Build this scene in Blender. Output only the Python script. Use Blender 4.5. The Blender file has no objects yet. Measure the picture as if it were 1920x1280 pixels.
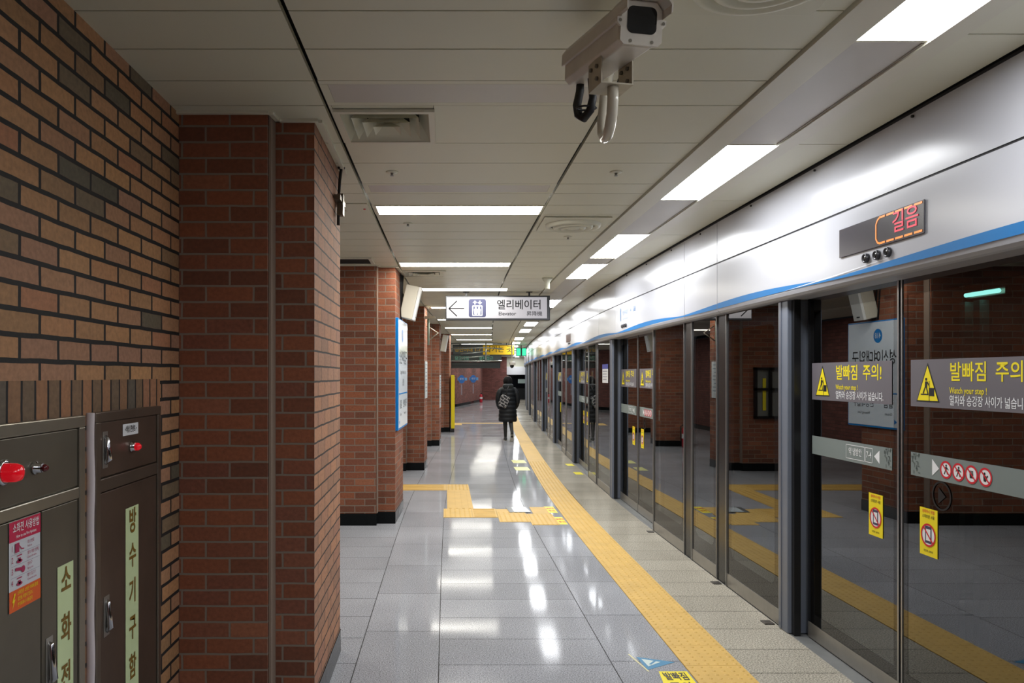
import bpy, bmesh, math, random
from mathutils import Vector

SC = bpy.context.scene
COL = SC.collection
RND = random.Random(7)

# ------------------------------------------------------------------ camera, world, exposure
F_PX, CX, HY, EYE = 1430.0, 835.0, 703.0, 1.5
cam_d = bpy.data.cameras.new('camera')
cam_d.sensor_width = 36.0
cam_d.lens = 36.0 * F_PX / 1920.0
cam_d.shift_x = (960.0 - CX) / 1920.0
cam_d.shift_y = (HY - 640.0) / 1920.0
cam_d.clip_start, cam_d.clip_end = 0.05, 200
cam = bpy.data.objects.new('camera', cam_d)
COL.objects.link(cam)
cam.location = (0, 0, EYE)
cam.rotation_euler = (math.radians(90), 0, 0)
SC.camera = cam

w = bpy.data.worlds.new('world')
SC.world = w
w.use_nodes = True
w.node_tree.nodes['Background'].inputs['Color'].default_value = (0.02, 0.022, 0.025, 1)
w.node_tree.nodes['Background'].inputs['Strength'].default_value = 0.5

SC.view_settings.view_transform = 'Standard'
SC.view_settings.look = 'None'
SC.view_settings.gamma = 1.0
SC.view_settings.use_curve_mapping = False
SC.view_settings.exposure = 0.12
LAMP = 27.0            # strength of the ceiling light panels
SC.cycles.use_denoising = True
SC.cycles.max_bounces = 10
SC.cycles.diffuse_bounces = 6
SC.cycles.glossy_bounces = 5
SC.cycles.sample_clamp_indirect = 6.0

# ------------------------------------------------------------------ materials
def lin(c):
    c = c / 255.0
    return c / 12.92 if c <= 0.04045 else ((c + 0.055) / 1.055) ** 2.4

def rgb(t):
    return (lin(t[0]), lin(t[1]), lin(t[2]), 1.0)

MATS = {}

def mat(name, col=(128, 128, 128), rough=0.5, metal=0.0, emit=None, estr=0.0, coat=0.0, spec=0.5):
    if name in MATS:
        return MATS[name]
    m = bpy.data.materials.new(name)
    m.use_nodes = True
    b = m.node_tree.nodes['Principled BSDF']
    b.inputs['Base Color'].default_value = rgb(col)
    b.inputs['Roughness'].default_value = rough
    b.inputs['Metallic'].default_value = metal
    b.inputs['Specular IOR Level'].default_value = spec
    b.inputs['Coat Weight'].default_value = coat
    if emit:
        b.inputs['Emission Color'].default_value = rgb(emit)
        b.inputs['Emission Strength'].default_value = estr
    MATS[name] = m
    return m

def nodes(m):
    return m.node_tree.nodes, m.node_tree.links, m.node_tree.nodes['Principled BSDF']

def ramp(ns, stops, interp='LINEAR'):
    r = ns.new('ShaderNodeValToRGB')
    r.color_ramp.interpolation = interp
    while len(r.color_ramp.elements) < len(stops):
        r.color_ramp.elements.new(0.5)
    for e, (p, c) in zip(r.color_ramp.elements, stops):
        e.position = p
        e.color = rgb(c)
    return r

def brick_mat(name, stops, mortar, bw=0.2, rh=0.067, ms=0.005, rough=0.75, bump=0.5, squash=1.0, freq=2, off=0.5):
    m = mat(name, rough=rough)
    ns, ln, b = nodes(m)
    uv = ns.new('ShaderNodeUVMap'); uv.uv_map = 'UVMap'
    nz = ns.new('ShaderNodeTexNoise'); nz.inputs['Scale'].default_value = 9.0
    ln.new(uv.outputs[0], nz.inputs['Vector'])
    wob = ns.new('ShaderNodeVectorMath'); wob.operation = 'MULTIPLY_ADD'
    ln.new(nz.outputs['Color'], wob.inputs[0]); wob.inputs[1].default_value = (0.006, 0.006, 0); ln.new(uv.outputs[0], wob.inputs[2])
    br = ns.new('ShaderNodeTexBrick')
    br.offset = off; br.offset_frequency = 2; br.squash = squash; br.squash_frequency = freq
    ln.new(wob.outputs[0], br.inputs['Vector'])
    br.inputs['Color1'].default_value = (0, 0, 0, 1)
    br.inputs['Color2'].default_value = (1, 1, 1, 1)
    br.inputs['Mortar'].default_value = (0.5, 0.5, 0.5, 1)
    br.inputs['Scale'].default_value = 1.0
    br.inputs['Mortar Size'].default_value = ms
    br.inputs['Mortar Smooth'].default_value = 0.15
    br.inputs['Bias'].default_value = 0.0
    br.inputs['Brick Width'].default_value = bw
    br.inputs['Row Height'].default_value = rh
    cr = ramp(ns, stops)
    ln.new(br.outputs['Color'], cr.inputs[0])
    n2 = ns.new('ShaderNodeTexNoise'); n2.inputs['Scale'].default_value = 60.0; n2.inputs['Detail'].default_value = 6
    ln.new(uv.outputs[0], n2.inputs['Vector'])
    mr = ns.new('ShaderNodeMapRange'); mr.inputs[1].default_value = 0.3; mr.inputs[2].default_value = 0.7
    mr.inputs[3].default_value = 0.82; mr.inputs[4].default_value = 1.14
    ln.new(n2.outputs[0], mr.inputs[0])
    mul = ns.new('ShaderNodeVectorMath'); mul.operation = 'SCALE'
    ln.new(cr.outputs[0], mul.inputs[0]); ln.new(mr.outputs[0], mul.inputs['Scale'])
    mx = ns.new('ShaderNodeMix'); mx.data_type = 'RGBA'
    ln.new(br.outputs['Fac'], mx.inputs[0]); ln.new(mul.outputs[0], mx.inputs[6]); mx.inputs[7].default_value = rgb(mortar)
    ln.new(mx.outputs[2], b.inputs['Base Color'])
    inv = ns.new('ShaderNodeMath'); inv.operation = 'SUBTRACT'; inv.inputs[0].default_value = 1.0
    ln.new(br.outputs['Fac'], inv.inputs[1])
    ad = ns.new('ShaderNodeMath'); ad.operation = 'MULTIPLY_ADD'; ad.inputs[1].default_value = 0.25
    ln.new(n2.outputs[0], ad.inputs[0]); ln.new(inv.outputs[0], ad.inputs[2])
    bp = ns.new('ShaderNodeBump'); bp.inputs['Strength'].default_value = bump; bp.inputs['Distance'].default_value = 0.006
    ln.new(ad.outputs[0], bp.inputs['Height']); ln.new(bp.outputs[0], b.inputs['Normal'])
    return m

TAN = brick_mat('tan_brick', [(0.0, (96, 90, 74)), (0.1, (122, 104, 80)), (0.2, (164, 124, 86)), (0.45, (178, 132, 92)),
                              (0.62, (162, 120, 96)), (0.8, (186, 140, 94)), (1.0, (172, 118, 86))], (30, 28, 27), ms=0.0075)
SOLD = brick_mat('soldier_brick', [(0.0, (92, 86, 76)), (0.2, (120, 96, 72)), (0.5, (158, 112, 78)), (0.8, (148, 104, 82)), (1.0, (166, 118, 80))],
                 (26, 24, 24), bw=0.067, rh=0.3, ms=0.0055, off=0.0)
RED = brick_mat('red_brick', [(0.0, (108, 65, 47)), (0.3, (130, 76, 52)), (0.6, (147, 86, 57)), (0.85, (124, 74, 57)), (1.0, (158, 99, 70))],
                (134, 120, 107), ms=0.0048, bump=0.7)
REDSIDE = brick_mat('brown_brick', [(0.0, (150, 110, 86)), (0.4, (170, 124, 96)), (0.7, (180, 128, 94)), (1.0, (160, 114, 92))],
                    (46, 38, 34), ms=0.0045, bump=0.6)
FAR = brick_mat('dark_red_brick', [(0.0, (104, 60, 54)), (0.5, (122, 72, 64)), (1.0, (136, 82, 74))], (70, 58, 54))

def granite(name, base, amt=0.2, rough=0.1, tint=True, scale=260):
    m = mat(name, base, rough)
    ns, ln, b = nodes(m)
    tc = ns.new('ShaderNodeTexCoord')
    nz = ns.new('ShaderNodeTexNoise'); nz.inputs['Scale'].default_value = scale; nz.inputs['Detail'].default_value = 3
    ln.new(tc.outputs['Object'], nz.inputs['Vector'])
    n2 = ns.new('ShaderNodeTexNoise'); n2.inputs['Scale'].default_value = 1.3; n2.inputs['Detail'].default_value = 4
    ln.new(tc.outputs['Object'], n2.inputs['Vector'])
    mr = ns.new('ShaderNodeMapRange'); mr.inputs[1].default_value = 0.3; mr.inputs[2].default_value = 0.7
    mr.inputs[3].default_value = 1 - amt; mr.inputs[4].default_value = 1 + amt
    ln.new(nz.outputs[0], mr.inputs[0])
    mr2 = ns.new('ShaderNodeMapRange'); mr2.inputs[1].default_value = 0.3; mr2.inputs[2].default_value = 0.7
    mr2.inputs[3].default_value = 0.9; mr2.inputs[4].default_value = 1.08
    ln.new(n2.outputs[0], mr2.inputs[0])
    mm = ns.new('ShaderNodeMath'); mm.operation = 'MULTIPLY'
    ln.new(mr.outputs[0], mm.inputs[0]); ln.new(mr2.outputs[0], mm.inputs[1])
    last = mm.outputs[0]
    if tint:
        at = ns.new('ShaderNodeAttribute'); at.attribute_name = 'tint'
        m3 = ns.new('ShaderNodeMath'); m3.operation = 'MULTIPLY'
        ln.new(last, m3.inputs[0]); ln.new(at.outputs['Fac'], m3.inputs[1]); last = m3.outputs[0]
    sc = ns.new('ShaderNodeVectorMath'); sc.operation = 'SCALE'
    sc.inputs[0].default_value = rgb(base)[:3]
    ln.new(last, sc.inputs['Scale']); ln.new(sc.outputs[0], b.inputs['Base Color'])
    b.inputs['Specular IOR Level'].default_value = 0.025
    r2 = ns.new('ShaderNodeMapRange'); r2.inputs[1].default_value = 0.35; r2.inputs[2].default_value = 0.65
    r2.inputs[3].default_value = rough * 0.75; r2.inputs[4].default_value = rough * 1.4
    ln.new(n2.outputs[0], r2.inputs[0]); ln.new(r2.outputs[0], b.inputs['Roughness'])
    return m

FLOOR = granite('polished_granite', (156, 158, 164), 0.55, 0.075, scale=150)
EDGE = granite('edge_granite', (160, 155, 143), 0.6, 0.16, scale=130)
BLACKG = granite('black_granite', (26, 28, 29), 0.3, 0.12, tint=False)
GREYG = granite('grey_granite', (96, 96, 98), 0.3, 0.25, tint=False)
GROUT = mat('grout', (44, 44, 44), 0.9)

def noisy(name, col, rough, amt=0.06, scale=3.0, metal=0.0, spec=0.5, bump=0.0, bscale=300):
    m = mat(name, col, rough, metal, spec=spec)
    ns, ln, b = nodes(m)
    tc = ns.new('ShaderNodeTexCoord')
    nz = ns.new('ShaderNodeTexNoise'); nz.inputs['Scale'].default_value = scale; nz.inputs['Detail'].default_value = 5
    ln.new(tc.outputs['Object'], nz.inputs['Vector'])
    mr = ns.new('ShaderNodeMapRange'); mr.inputs[1].default_value = 0.3; mr.inputs[2].default_value = 0.7
    mr.inputs[3].default_value = 1 - amt; mr.inputs[4].default_value = 1 + amt
    ln.new(nz.outputs[0], mr.inputs[0])
    sc = ns.new('ShaderNodeVectorMath'); sc.operation = 'SCALE'; sc.inputs[0].default_value = rgb(col)[:3]
    ln.new(mr.outputs[0], sc.inputs['Scale']); ln.new(sc.outputs[0], b.inputs['Base Color'])
    if bump:
        nb = ns.new('ShaderNodeTexNoise'); nb.inputs['Scale'].default_value = bscale
        ln.new(tc.outputs['Object'], nb.inputs['Vector'])
        bp = ns.new('ShaderNodeBump'); bp.inputs['Strength'].default_value = bump; bp.inputs['Distance'].default_value = 0.002
        ln.new(nb.outputs[0], bp.inputs['Height']); ln.new(bp.outputs[0], b.inputs['Normal'])
    return m

CEIL = noisy('ceiling_cream', (214, 213, 194), 0.42, 0.03, 1.2)
CEILGAP = mat('ceiling_gap', (40, 38, 34), 0.9)
INFILL = noisy('grey_infill', (196, 193, 187), 0.35, 0.03)
FLANGE = noisy('trough_cream', (212, 209, 192), 0.35, 0.03)
TACT = noisy('tactile_yellow', (206, 168, 88), 0.55, 0.07, 6.0, bump=0.15)
WHITEP = noisy('fascia_white', (182, 183, 189), 0.22, 0.02, 0.8, metal=0.0, spec=0.22)
SOFFIT = noisy('fascia_soffit', (200, 200, 196), 0.25, 0.02)
SEAM = mat('seam_black', (22, 22, 26), 0.7)
BLUE = mat('stripe_blue', (0, 108, 172), 0.45, spec=0.2)
WHITE = mat('print_white', (232, 234, 236), 0.4)
BLACK = mat('print_black', (18, 18, 20), 0.5)
POST = noisy('post_bluegrey', (114, 121, 134), 0.4, 0.04, 8, metal=0.15)
ALU = mat('aluminium', (168, 168, 168), 0.3, 0.9)
KICK = noisy('brushed_steel', (165, 162, 156), 0.32, 0.05, 20, metal=0.75)
DARKFR = mat('dark_frame', (24, 25, 27), 0.3)
STEELD = noisy('bronze_steel', (114, 108, 96), 0.4, 0.12, 4, metal=0.7)
STEELL = noisy('bright_steel', (160, 154, 140), 0.32, 0.08, 8, metal=0.8)
CHROME = mat('chrome', (205, 205, 208), 0.12, 1.0)
YELLOW = mat('sticker_yellow', (240, 220, 20), 0.45)
LEMON = mat('sign_lemon', (236, 222, 40), 0.4)
GREYST = mat('sticker_grey', (104, 100, 106), 0.45)
REDP = mat('print_red', (205, 26, 44), 0.45)
MAGENTA = mat('poster_magenta', (196, 22, 72), 0.4)
ORANGE = mat('poster_orange', (224, 92, 26), 0.4)
GREENST = mat('luminous_strip', (206, 222, 172), 0.45)
GOLD = mat('gold_ink', (122, 92, 26), 0.45)
CAULK = mat('caulk', (206, 196, 198), 0.7)
BEIGE = noisy('cctv_beige', (220, 214, 203), 0.4, 0.05, 15)
BEIGED = noisy('cctv_bracket', (188, 180, 160), 0.45, 0.12, 25)
BLACKGLOSS = mat('dark_gloss', (16, 17, 20), 0.06)
RUBBER = mat('black_cable', (24, 24, 26), 0.5)
CONC = noisy('tunnel_concrete', (70, 72, 70), 0.9, 0.25, 2.0)
SIGNBK = mat('sign_frame', (52, 54, 58), 0.35, 0.3)
FROST = mat('etched_band', (120, 130, 128), 0.55)
YELCAB = mat('cabinet_yellow', (222, 200, 20), 0.35)
LEDRED = mat('led_red', (40, 0, 8), 0.4, emit=(255, 20, 70), estr=0.75)
LEDORG = mat('led_orange', (60, 24, 0), 0.4, emit=(255, 140, 30), estr=1.0)
LEDGRN = mat('led_green', (0, 30, 20), 0.4, emit=(110, 180, 150), estr=0.5)
EXITGRN = mat('exit_green', (10, 90, 60), 0.4, emit=(60, 230, 160), estr=1.4)
SCREEN = mat('led_screen', (46, 42, 52), 0.25)
LITRED = mat('lamp_red', (190, 10, 24), 0.15, emit=(255, 20, 40), estr=0.3, coat=0.6)
DIMRED = mat('lamp_dim_red', (90, 8, 16), 0.12, coat=0.8)
EXTRED = mat('extinguisher_red', (196, 24, 48), 0.3, coat=0.4)
SIGNLIT = mat('sign_lit_white', (120, 119, 123), 0.5, emit=(235, 232, 240), estr=0.42, spec=0.1)
BOARDLIT = mat('board_white', (216, 224, 232), 0.15, emit=(215, 228, 240), estr=0.16)

def lamp_mat(name, col, s):
    m = bpy.data.materials.new(name); m.use_nodes = True
    nt = m.node_tree; nt.nodes.clear()
    e = nt.nodes.new('ShaderNodeEmission'); o = nt.nodes.new('ShaderNodeOutputMaterial')
    e.inputs[0].default_value = rgb(col); e.inputs[1].default_value = s
    nt.links.new(e.outputs[0], o.inputs[0])
    MATS[name] = m
    return m
LAMPM = lamp_mat('lamp_panel', (250, 252, 255), LAMP)
LAMPW = lamp_mat('lamp_panel_warm', (255, 251, 240), LAMP)
TUBEM = lamp_mat('tunnel_tube', (150, 230, 225), 4.0)

def glass_mat(name, tint, ior, rough=0.0):
    m = bpy.data.materials.new(name); m.use_nodes = True
    nt = m.node_tree; nt.nodes.clear()
    tr = nt.nodes.new('ShaderNodeBsdfTransparent'); tr.inputs[0].default_value = rgb(tint)
    gl = nt.nodes.new('ShaderNodeBsdfGlossy'); gl.inputs['Roughness'].default_value = rough
    gl.inputs[0].default_value = (0.93, 0.95, 0.96, 1)
    fr = nt.nodes.new('ShaderNodeFresnel'); fr.inputs[0].default_value = ior
    mx = nt.nodes.new('ShaderNodeMixShader'); o = nt.nodes.new('ShaderNodeOutputMaterial')
    nt.links.new(fr.outputs[0], mx.inputs[0]); nt.links.new(tr.outputs[0], mx.inputs[1]); nt.links.new(gl.outputs[0], mx.inputs[2])
    nt.links.new(mx.outputs[0], o.inputs[0])
    MATS[name] = m
    return m
GLASS = glass_mat('screen_glass', (150, 156, 152), 2.35)

# frit: black printed border behind the same glass
def frit_mat():
    m = bpy.data.materials.new('frit_black'); m.use_nodes = True
    nt = m.node_tree; nt.nodes.clear()
    df = nt.nodes.new('ShaderNodeBsdfDiffuse'); df.inputs[0].default_value = rgb((20, 20, 21))
    gl = nt.nodes.new('ShaderNodeBsdfGlossy'); gl.inputs['Roughness'].default_value = 0.0
    fr = nt.nodes.new('ShaderNodeFresnel'); fr.inputs[0].default_value = 2.0
    mx = nt.nodes.new('ShaderNodeMixShader'); o = nt.nodes.new('ShaderNodeOutputMaterial')
    nt.links.new(fr.outputs[0], mx.inputs[0]); nt.links.new(df.outputs[0], mx.inputs[1]); nt.links.new(gl.outputs[0], mx.inputs[2])
    nt.links.new(mx.outputs[0], o.inputs[0])
    return m
FRIT = frit_mat()

# ------------------------------------------------------------------ mesh helpers
class Fr:
    """a flat frame on a surface: origin, x direction, up direction"""
    def __init__(s, o, xd, zd):
        s.o, s.x, s.z = Vector(o), Vector(xd).normalized(), Vector(zd).normalized()
        s.n = s.x.cross(s.z)
    def p(s, x, y, l=0.0):
        return s.o + s.x * x + s.z * y + s.n * l

def wl(o):
    v = Vector((0, 0, 0))
    while o:
        v += o.location
        o = o.parent
    return v

class MB:
    def __init__(s):
        s.v, s.f, s.sm, s.tint = [], [], [], []
    def face(s, pts, smooth=False, tint=1.0):
        b = len(s.v)
        s.v += [Vector(p) for p in pts]
        s.f.append(list(range(b, b + len(pts)))); s.sm.append(smooth); s.tint.append(tint)
        return s
    def mesh(s, vs, fs, smooth=False):
        b = len(s.v)
        s.v += [Vector(p) for p in vs]
        for f in fs:
            s.f.append([b + i for i in f]); s.sm.append(smooth); s.tint.append(1.0)
        return s
    def box(s, x0, x1, y0, y1, z0, z1):
        vs = [(x, y, z) for z in (z0, z1) for y in (y0, y1) for x in (x0, x1)]
        return s.mesh(vs, [(0, 2, 3, 1), (4, 5, 7, 6), (0, 1, 5, 4), (2, 6, 7, 3), (0, 4, 6, 2), (1, 3, 7, 5)])
    def fbox(s, fr, x0, x1, y0, y1, l0, l1):
        vs = [fr.p(x, y, l) for l in (l0, l1) for y in (y0, y1) for x in (x0, x1)]
        return s.mesh(vs, [(0, 2, 3, 1), (4, 5, 7, 6), (0, 1, 5, 4), (2, 6, 7, 3), (0, 4, 6, 2), (1, 3, 7, 5)])
    def rect(s, fr, x0, y0, x1, y1, l=0.0015):
        return s.face([fr.p(x0, y0, l), fr.p(x1, y0, l), fr.p(x1, y1, l), fr.p(x0, y1, l)])
    def poly(s, fr, pts, l=0.0015):
        return s.face([fr.p(x, y, l) for x, y in pts])
    def disc(s, fr, cx, cy, r, l=0.0015, n=28, ry=None):
        ry = ry or r
        return s.face([fr.p(cx + r * math.cos(2 * math.pi * i / n), cy + ry * math.sin(2 * math.pi * i / n), l) for i in range(n)])
    def ring(s, fr, cx, cy, r0, r1, l=0.0015, n=28):
        for i in range(n):
            a, b = 2 * math.pi * i / n, 2 * math.pi * (i + 1) / n
            s.face([fr.p(cx + r * math.cos(t), cy + r * math.sin(t), l) for r, t in ((r0, a), (r1, a), (r1, b), (r0, b))])
        return s
    def line(s, fr, x0, y0, x1, y1, w, l=0.0015):
        d = Vector((x1 - x0, y1 - y0)); d.normalize(); n = Vector((-d.y, d.x)) * w / 2
        return s.poly(fr, [(x0 - n.x, y0 - n.y), (x1 - n.x, y1 - n.y), (x1 + n.x, y1 + n.y), (x0 + n.x, y0 + n.y)], l)
    def rings(s, rings, cap=True, smooth=True):
        """loft a list of closed loops of equal length"""
        b = len(s.v); n = len(rings[0])
        for r in rings:
            s.v += [Vector(p) for p in r]
        for k in range(len(rings) - 1):
            for i in range(n):
                j = (i + 1) % n
                s.f.append([b + k * n + i, b + k * n + j, b + (k + 1) * n + j, b + (k + 1) * n + i]); s.sm.append(smooth); s.tint.append(1.0)
        if cap:
            s.f.append([b + i for i in range(n)][::-1]); s.sm.append(False); s.tint.append(1.0)
            s.f.append([b + (len(rings) - 1) * n + i for i in range(n)]); s.sm.append(False); s.tint.append(1.0)
        return s
    def tube(s, pts, r, n=10, cap=True):
        pts = [Vector(p) for p in pts]
        rs = r if isinstance(r, (list, tuple)) else [r] * len(pts)
        loops, u = [], None
        for i, p in enumerate(pts):
            d = (pts[min(i + 1, len(pts) - 1)] - pts[max(i - 1, 0)]).normalized()
            if u is None:
                u = d.cross(Vector((0, 0, 1)) if abs(d.z) < 0.9 else Vector((1, 0, 0))).normalized()
            u = (u - d * u.dot(d)).normalized(); v = d.cross(u)
            loops.append([p + (u * math.cos(2 * math.pi * k / n) + v * math.sin(2 * math.pi * k / n)) * rs[i] for k in range(n)])
        return s.rings(loops, cap)
    def cyl(s, p0, p1, r, n=20, r1=None):
        return s.tube([p0, p1], [r, r if r1 is None else r1], n)
    def lathe(s, c, prof, axis=(0, 0, 1), n=28, cap=True):
        ax = Vector(axis).normalized()
        u = ax.cross(Vector((0, 0, 1)) if abs(ax.z) < 0.9 else Vector((1, 0, 0))).normalized(); v = ax.cross(u)
        c = Vector(c)
        return s.rings([[c + ax * h + (u * math.cos(2 * math.pi * k / n) + v * math.sin(2 * math.pi * k / n)) * r for k in range(n)] for r, h in prof], cap)
    def build(s, name, m, parent=None, origin=None, bevel=0.0, seg=2, tint=False, extra=None):
        me = bpy.data.meshes.new(name)
        off = wl(parent) + Vector(origin or (0, 0, 0)) if parent else Vector(origin or (0, 0, 0))
        me.from_pydata([v - off for v in s.v], [], s.f)
        uv = me.uv_layers.new(name='UVMap')
        for p in me.polygons:
            n = p.normal
            a = max(range(3), key=lambda i: abs(n[i]))
            p.use_smooth = s.sm[p.index]
            for li in p.loop_indices:
                c = me.vertices[me.loops[li].vertex_index].co + off
                uv.data[li].uv = ((c.y, c.z), (c.x, c.z), (c.x, c.y))[a]
        if tint:
            ca = me.color_attributes.new('tint', 'FLOAT_COLOR', 'CORNER')
            for p in me.polygons:
                t = s.tint[p.index]
                for li in p.loop_indices:
                    ca.data[li].color = (t, t, t, 1)
        me.materials.append(m)
        if extra:
            for mm in extra[0]:
                me.materials.append(mm)
            for p in me.polygons:
                p.material_index = extra[1](p)
        me.update()
        o = bpy.data.objects.new(name, me)
        COL.objects.link(o)
        if parent:
            o.parent = parent
        if origin:
            o.location = origin
        if bevel:
            md = o.modifiers.new('bevel', 'BEVEL'); md.width = bevel; md.segments = seg; md.limit_method = 'ANGLE'
        return o

def tag(o, label, cat, group=None, kind=None):
    o['label'] = label; o['category'] = cat
    if group: o['group'] = group
    o['kind'] = kind or 'thing'
    return o

def thing(name, label, cat, loc, group=None):
    o = bpy.data.objects.new(name, None)
    COL.objects.link(o); o.location = loc; o.empty_display_size = 0.1
    return tag(o, label, cat, group)

def struct(o):
    o['kind'] = 'structure'
    return o

_txt = {}
def text(body, size, m, parent, name, fr, x, y, l=0.002, align='CENTER', sx=1.0, weight=0.0, vert=False):
    key = (body, align, weight, vert)
    if key not in _txt:
        c = bpy.data.curves.new('lettering', 'FONT')
        c.body = body; c.size = 1.0; c.align_x = align; c.align_y = 'CENTER'; c.offset = weight; c.resolution_u = 3
        o = bpy.data.objects.new('lettering', c)
        me = o.to_mesh()
        _txt[key] = ([v.co.copy() for v in me.vertices], [list(p.vertices) for p in me.polygons])
        o.to_mesh_clear(); bpy.data.objects.remove(o); bpy.data.curves.remove(c)
    vs, fs = _txt[key]
    b = MB()
    b.mesh([fr.p(x + v.x * size * sx, y + v.y * size, l) for v in vs], fs)
    return b.build(name, m, parent)

# ------------------------------------------------------------------ the curve of the platform: X of the fixed screens at Y
KN = [(-6, 2.0), (0, 2.0), (6, 2.0), (9.3, 2.04), (13, 2.19), (16.9, 2.40), (20.4, 2.60), (24.6, 2.86), (28.7, 3.16), (35, 3.70), (40, 4.20), (48, 5.1)]
def XS(y):
    if y <= KN[1][0]: return 2.0
    for i in range(len(KN) - 1):
        if KN[i][0] <= y <= KN[i + 1][0]:
            (x0, a), (x1, b) = KN[i], KN[i + 1]
            h = x1 - x0
            def sl(k):
                if k <= 0 or k >= len(KN) - 1: return (KN[min(k + 1, len(KN) - 1)][1] - KN[max(k - 1, 0)][1]) / (KN[min(k + 1, len(KN) - 1)][0] - KN[max(k - 1, 0)][0])
                return (KN[k + 1][1] - KN[k - 1][1]) / (KN[k + 1][0] - KN[k - 1][0])
            t = (y - x0) / h
            return ((2 * t**3 - 3 * t**2 + 1) * a + (t**3 - 2 * t**2 + t) * h * sl(i) + (-2 * t**3 + 3 * t**2) * b + (t**3 - t**2) * h * sl(i + 1))
    return KN[-1][1]

def ys(y0, y1, step=1.0):
    if y1 <= 6: return [y0, y1]
    n = max(1, int(math.ceil((y1 - y0) / step)))
    return [y0 + (y1 - y0) * i / n for i in range(n + 1)]

def bar(mb, y0, y1, o0, o1, z0, z1, step=1.0):
    """a box that follows the platform curve, offsets o0..o1 from the screens"""
    mb.rings([[(XS(y) + o0, y, z0), (XS(y) + o1, y, z0), (XS(y) + o1, y, z1), (XS(y) + o0, y, z1)] for y in ys(y0, y1, step)], True, False)
    return mb

def fr_screen(y_far, off=0.0, y_near=None):
    """frame on a platform-facing screen surface; x runs towards the viewer, starting at y_far"""
    y_near = y_far - 0.6 if y_near is None else y_near
    a, b = Vector((XS(y_far) + off, y_far, 0)), Vector((XS(y_near) + off, y_near, 0))
    return Fr(a, b - a, (0, 0, 1))

ZC = 2.595
YB, YE = -4.0, 47.0

# ------------------------------------------------------------------ setting: floor
fl = MB()
fl2 = MB()
def tiles(mb, o0, o1, length, y0, y1, start=0.0, gap=0.0024):
    y = y0 + start
    while y < y1:
        a, b = y + gap, min(y + length, y1) - gap
        t = RND.uniform(0.93, 1.05)
        mb.face([(XS(a) - 2 + o0 + gap, a, 0), (XS(a) - 2 + o1 - gap, a, 0), (XS(b) - 2 + o1 - gap, b, 0), (XS(b) - 2 + o0 + gap, b, 0)], tint=t)
        y += length
for o0, o1, L, st in ((-3.6, -2.75, .385, 0), (-2.75, -1.9, .385, .1), (-1.9, -1.33, .385, 0), (-1.33, -.46, .385, .27), (-.46, -.03, .77, .0), (-.03, .87, .385, .25), (.87, 1.237, .77, .3)):
    tiles(fl, o0, o1, L, YB, YE, st - L)
tiles(fl, 1.237, 1.533, 3.0, YB, YE)
nmain = len(fl.f)
tiles(fl, 1.533, 2.0, .335, YB, YE, -.2)
g = len(fl.f)
for a, b in zip(ys(YB, YE), ys(YB, YE)[1:]):
    fl.face([(-4, a, -.002), (XS(a), a, -.002), (XS(b), b, -.002), (-4, b, -.002)])
floor = struct(fl.build('floor', FLOOR, tint=True, extra=([EDGE, GROUT], lambda p: 2 if p.index >= g else (1 if p.index >= nmain else 0))))

# ------------------------------------------------------------------ setting: ceiling of metal panels
LROWS = [5.06, 7.55, 9.76, 12.4, 15.06, 17.7, 20.6, 23.6, 26.9, 29.9, 33.0, 36.2, 39.4, 42.6]      # centre-row lights
LDX = {5.06: 0.0, 7.55: -.01, 9.76: .1, 12.4: .06, 15.06: .0}
LD = .14
edges = [-4.0]
while edges[-1] < 1.7: edges.append(edges[-1] + .285)
edges[-1] = 1.74
edges += [2.02, 2.293, 2.563, 2.84, 3.10, 3.60, 3.94, 4.37, 4.60]
for yl in LROWS:
    a, b = yl - LD, yl + LD
    n = max(1, round((a - edges[-1]) / .3))
    s0 = edges[-1]
    edges += [s0 + (a - s0) * i / n for i in range(1, n + 1)] + [b]
while edges[-1] < YE: edges.append(edges[-1] + .3)
grey_rows = [(2.84, 3.10), (4.37, 4.60)]
ce = MB()
cgrey = MB()
def slab(mb, x0, x1, y0, y1, g=.0038):
    sx0, sx1 = XS(y0) - 2, XS(y1) - 2
    p = [(x0 + sx0 + g, y0 + g), (x1 + sx0 - g, y0 + g), (x1 + sx1 - g, y1 - g), (x0 + sx1 + g, y1 - g)]
    zt = ZC + .02
    mb.mesh([(x, y, ZC) for x, y in p] + [(x, y, zt) for x, y in p], [(0, 3, 2, 1), (0, 1, 5, 4), (1, 2, 6, 5), (2, 3, 7, 6), (3, 0, 4, 7)])
def is_light(y0, y1):
    return any(abs((y0 + y1) / 2 - l) < .02 for l in LROWS)
for y0, y1 in zip(edges, edges[1:]):
    for x0, x1 in ((-3.6, -2.5), (-2.49, -1.14), (-1.13, -.486)):
        slab(ce, x0, x1, y0, y1)
    dxl = LDX.get(min(LROWS, key=lambda l: abs(l - (y0 + y1) / 2)), 0) if is_light(y0, y1) else 0
    if is_light(y0, y1):
        slab(ce, -.474, -.452 + dxl, y0, y1, .001); slab(ce, .642 + dxl, .646 + dxl, y0, y1, .001)
    elif any(abs(y0 - a) < .01 for a, b in grey_rows):
        slab(cgrey, -.44, .61, y0 + .035, y1 - .035, .0)
        slab(ce, -.474, .645, y0, y0 + .035, .001); slab(ce, -.474, .645, y1 - .035, y1, .001)
        slab(ce, -.474, -.44, y0 + .035, y1 - .035, .001); slab(ce, .61, .645, y0 + .035, y1 - .035, .001)
    elif abs(y0 - 3.10) < .01:
        slab(ce, -.474, -.46, y0, y1, .001); slab(ce, -.045, .645, y0, y1, .001)
        slab(ce, -.46, -.045, y0, 3.135, .001); slab(ce, -.46, -.045, 3.565, y1, .001)
    else:
        slab(ce, -.474, .645, y0, y1)
    slab(ce, .655, 1.205, y0, y1)
y = -3.4
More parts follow.
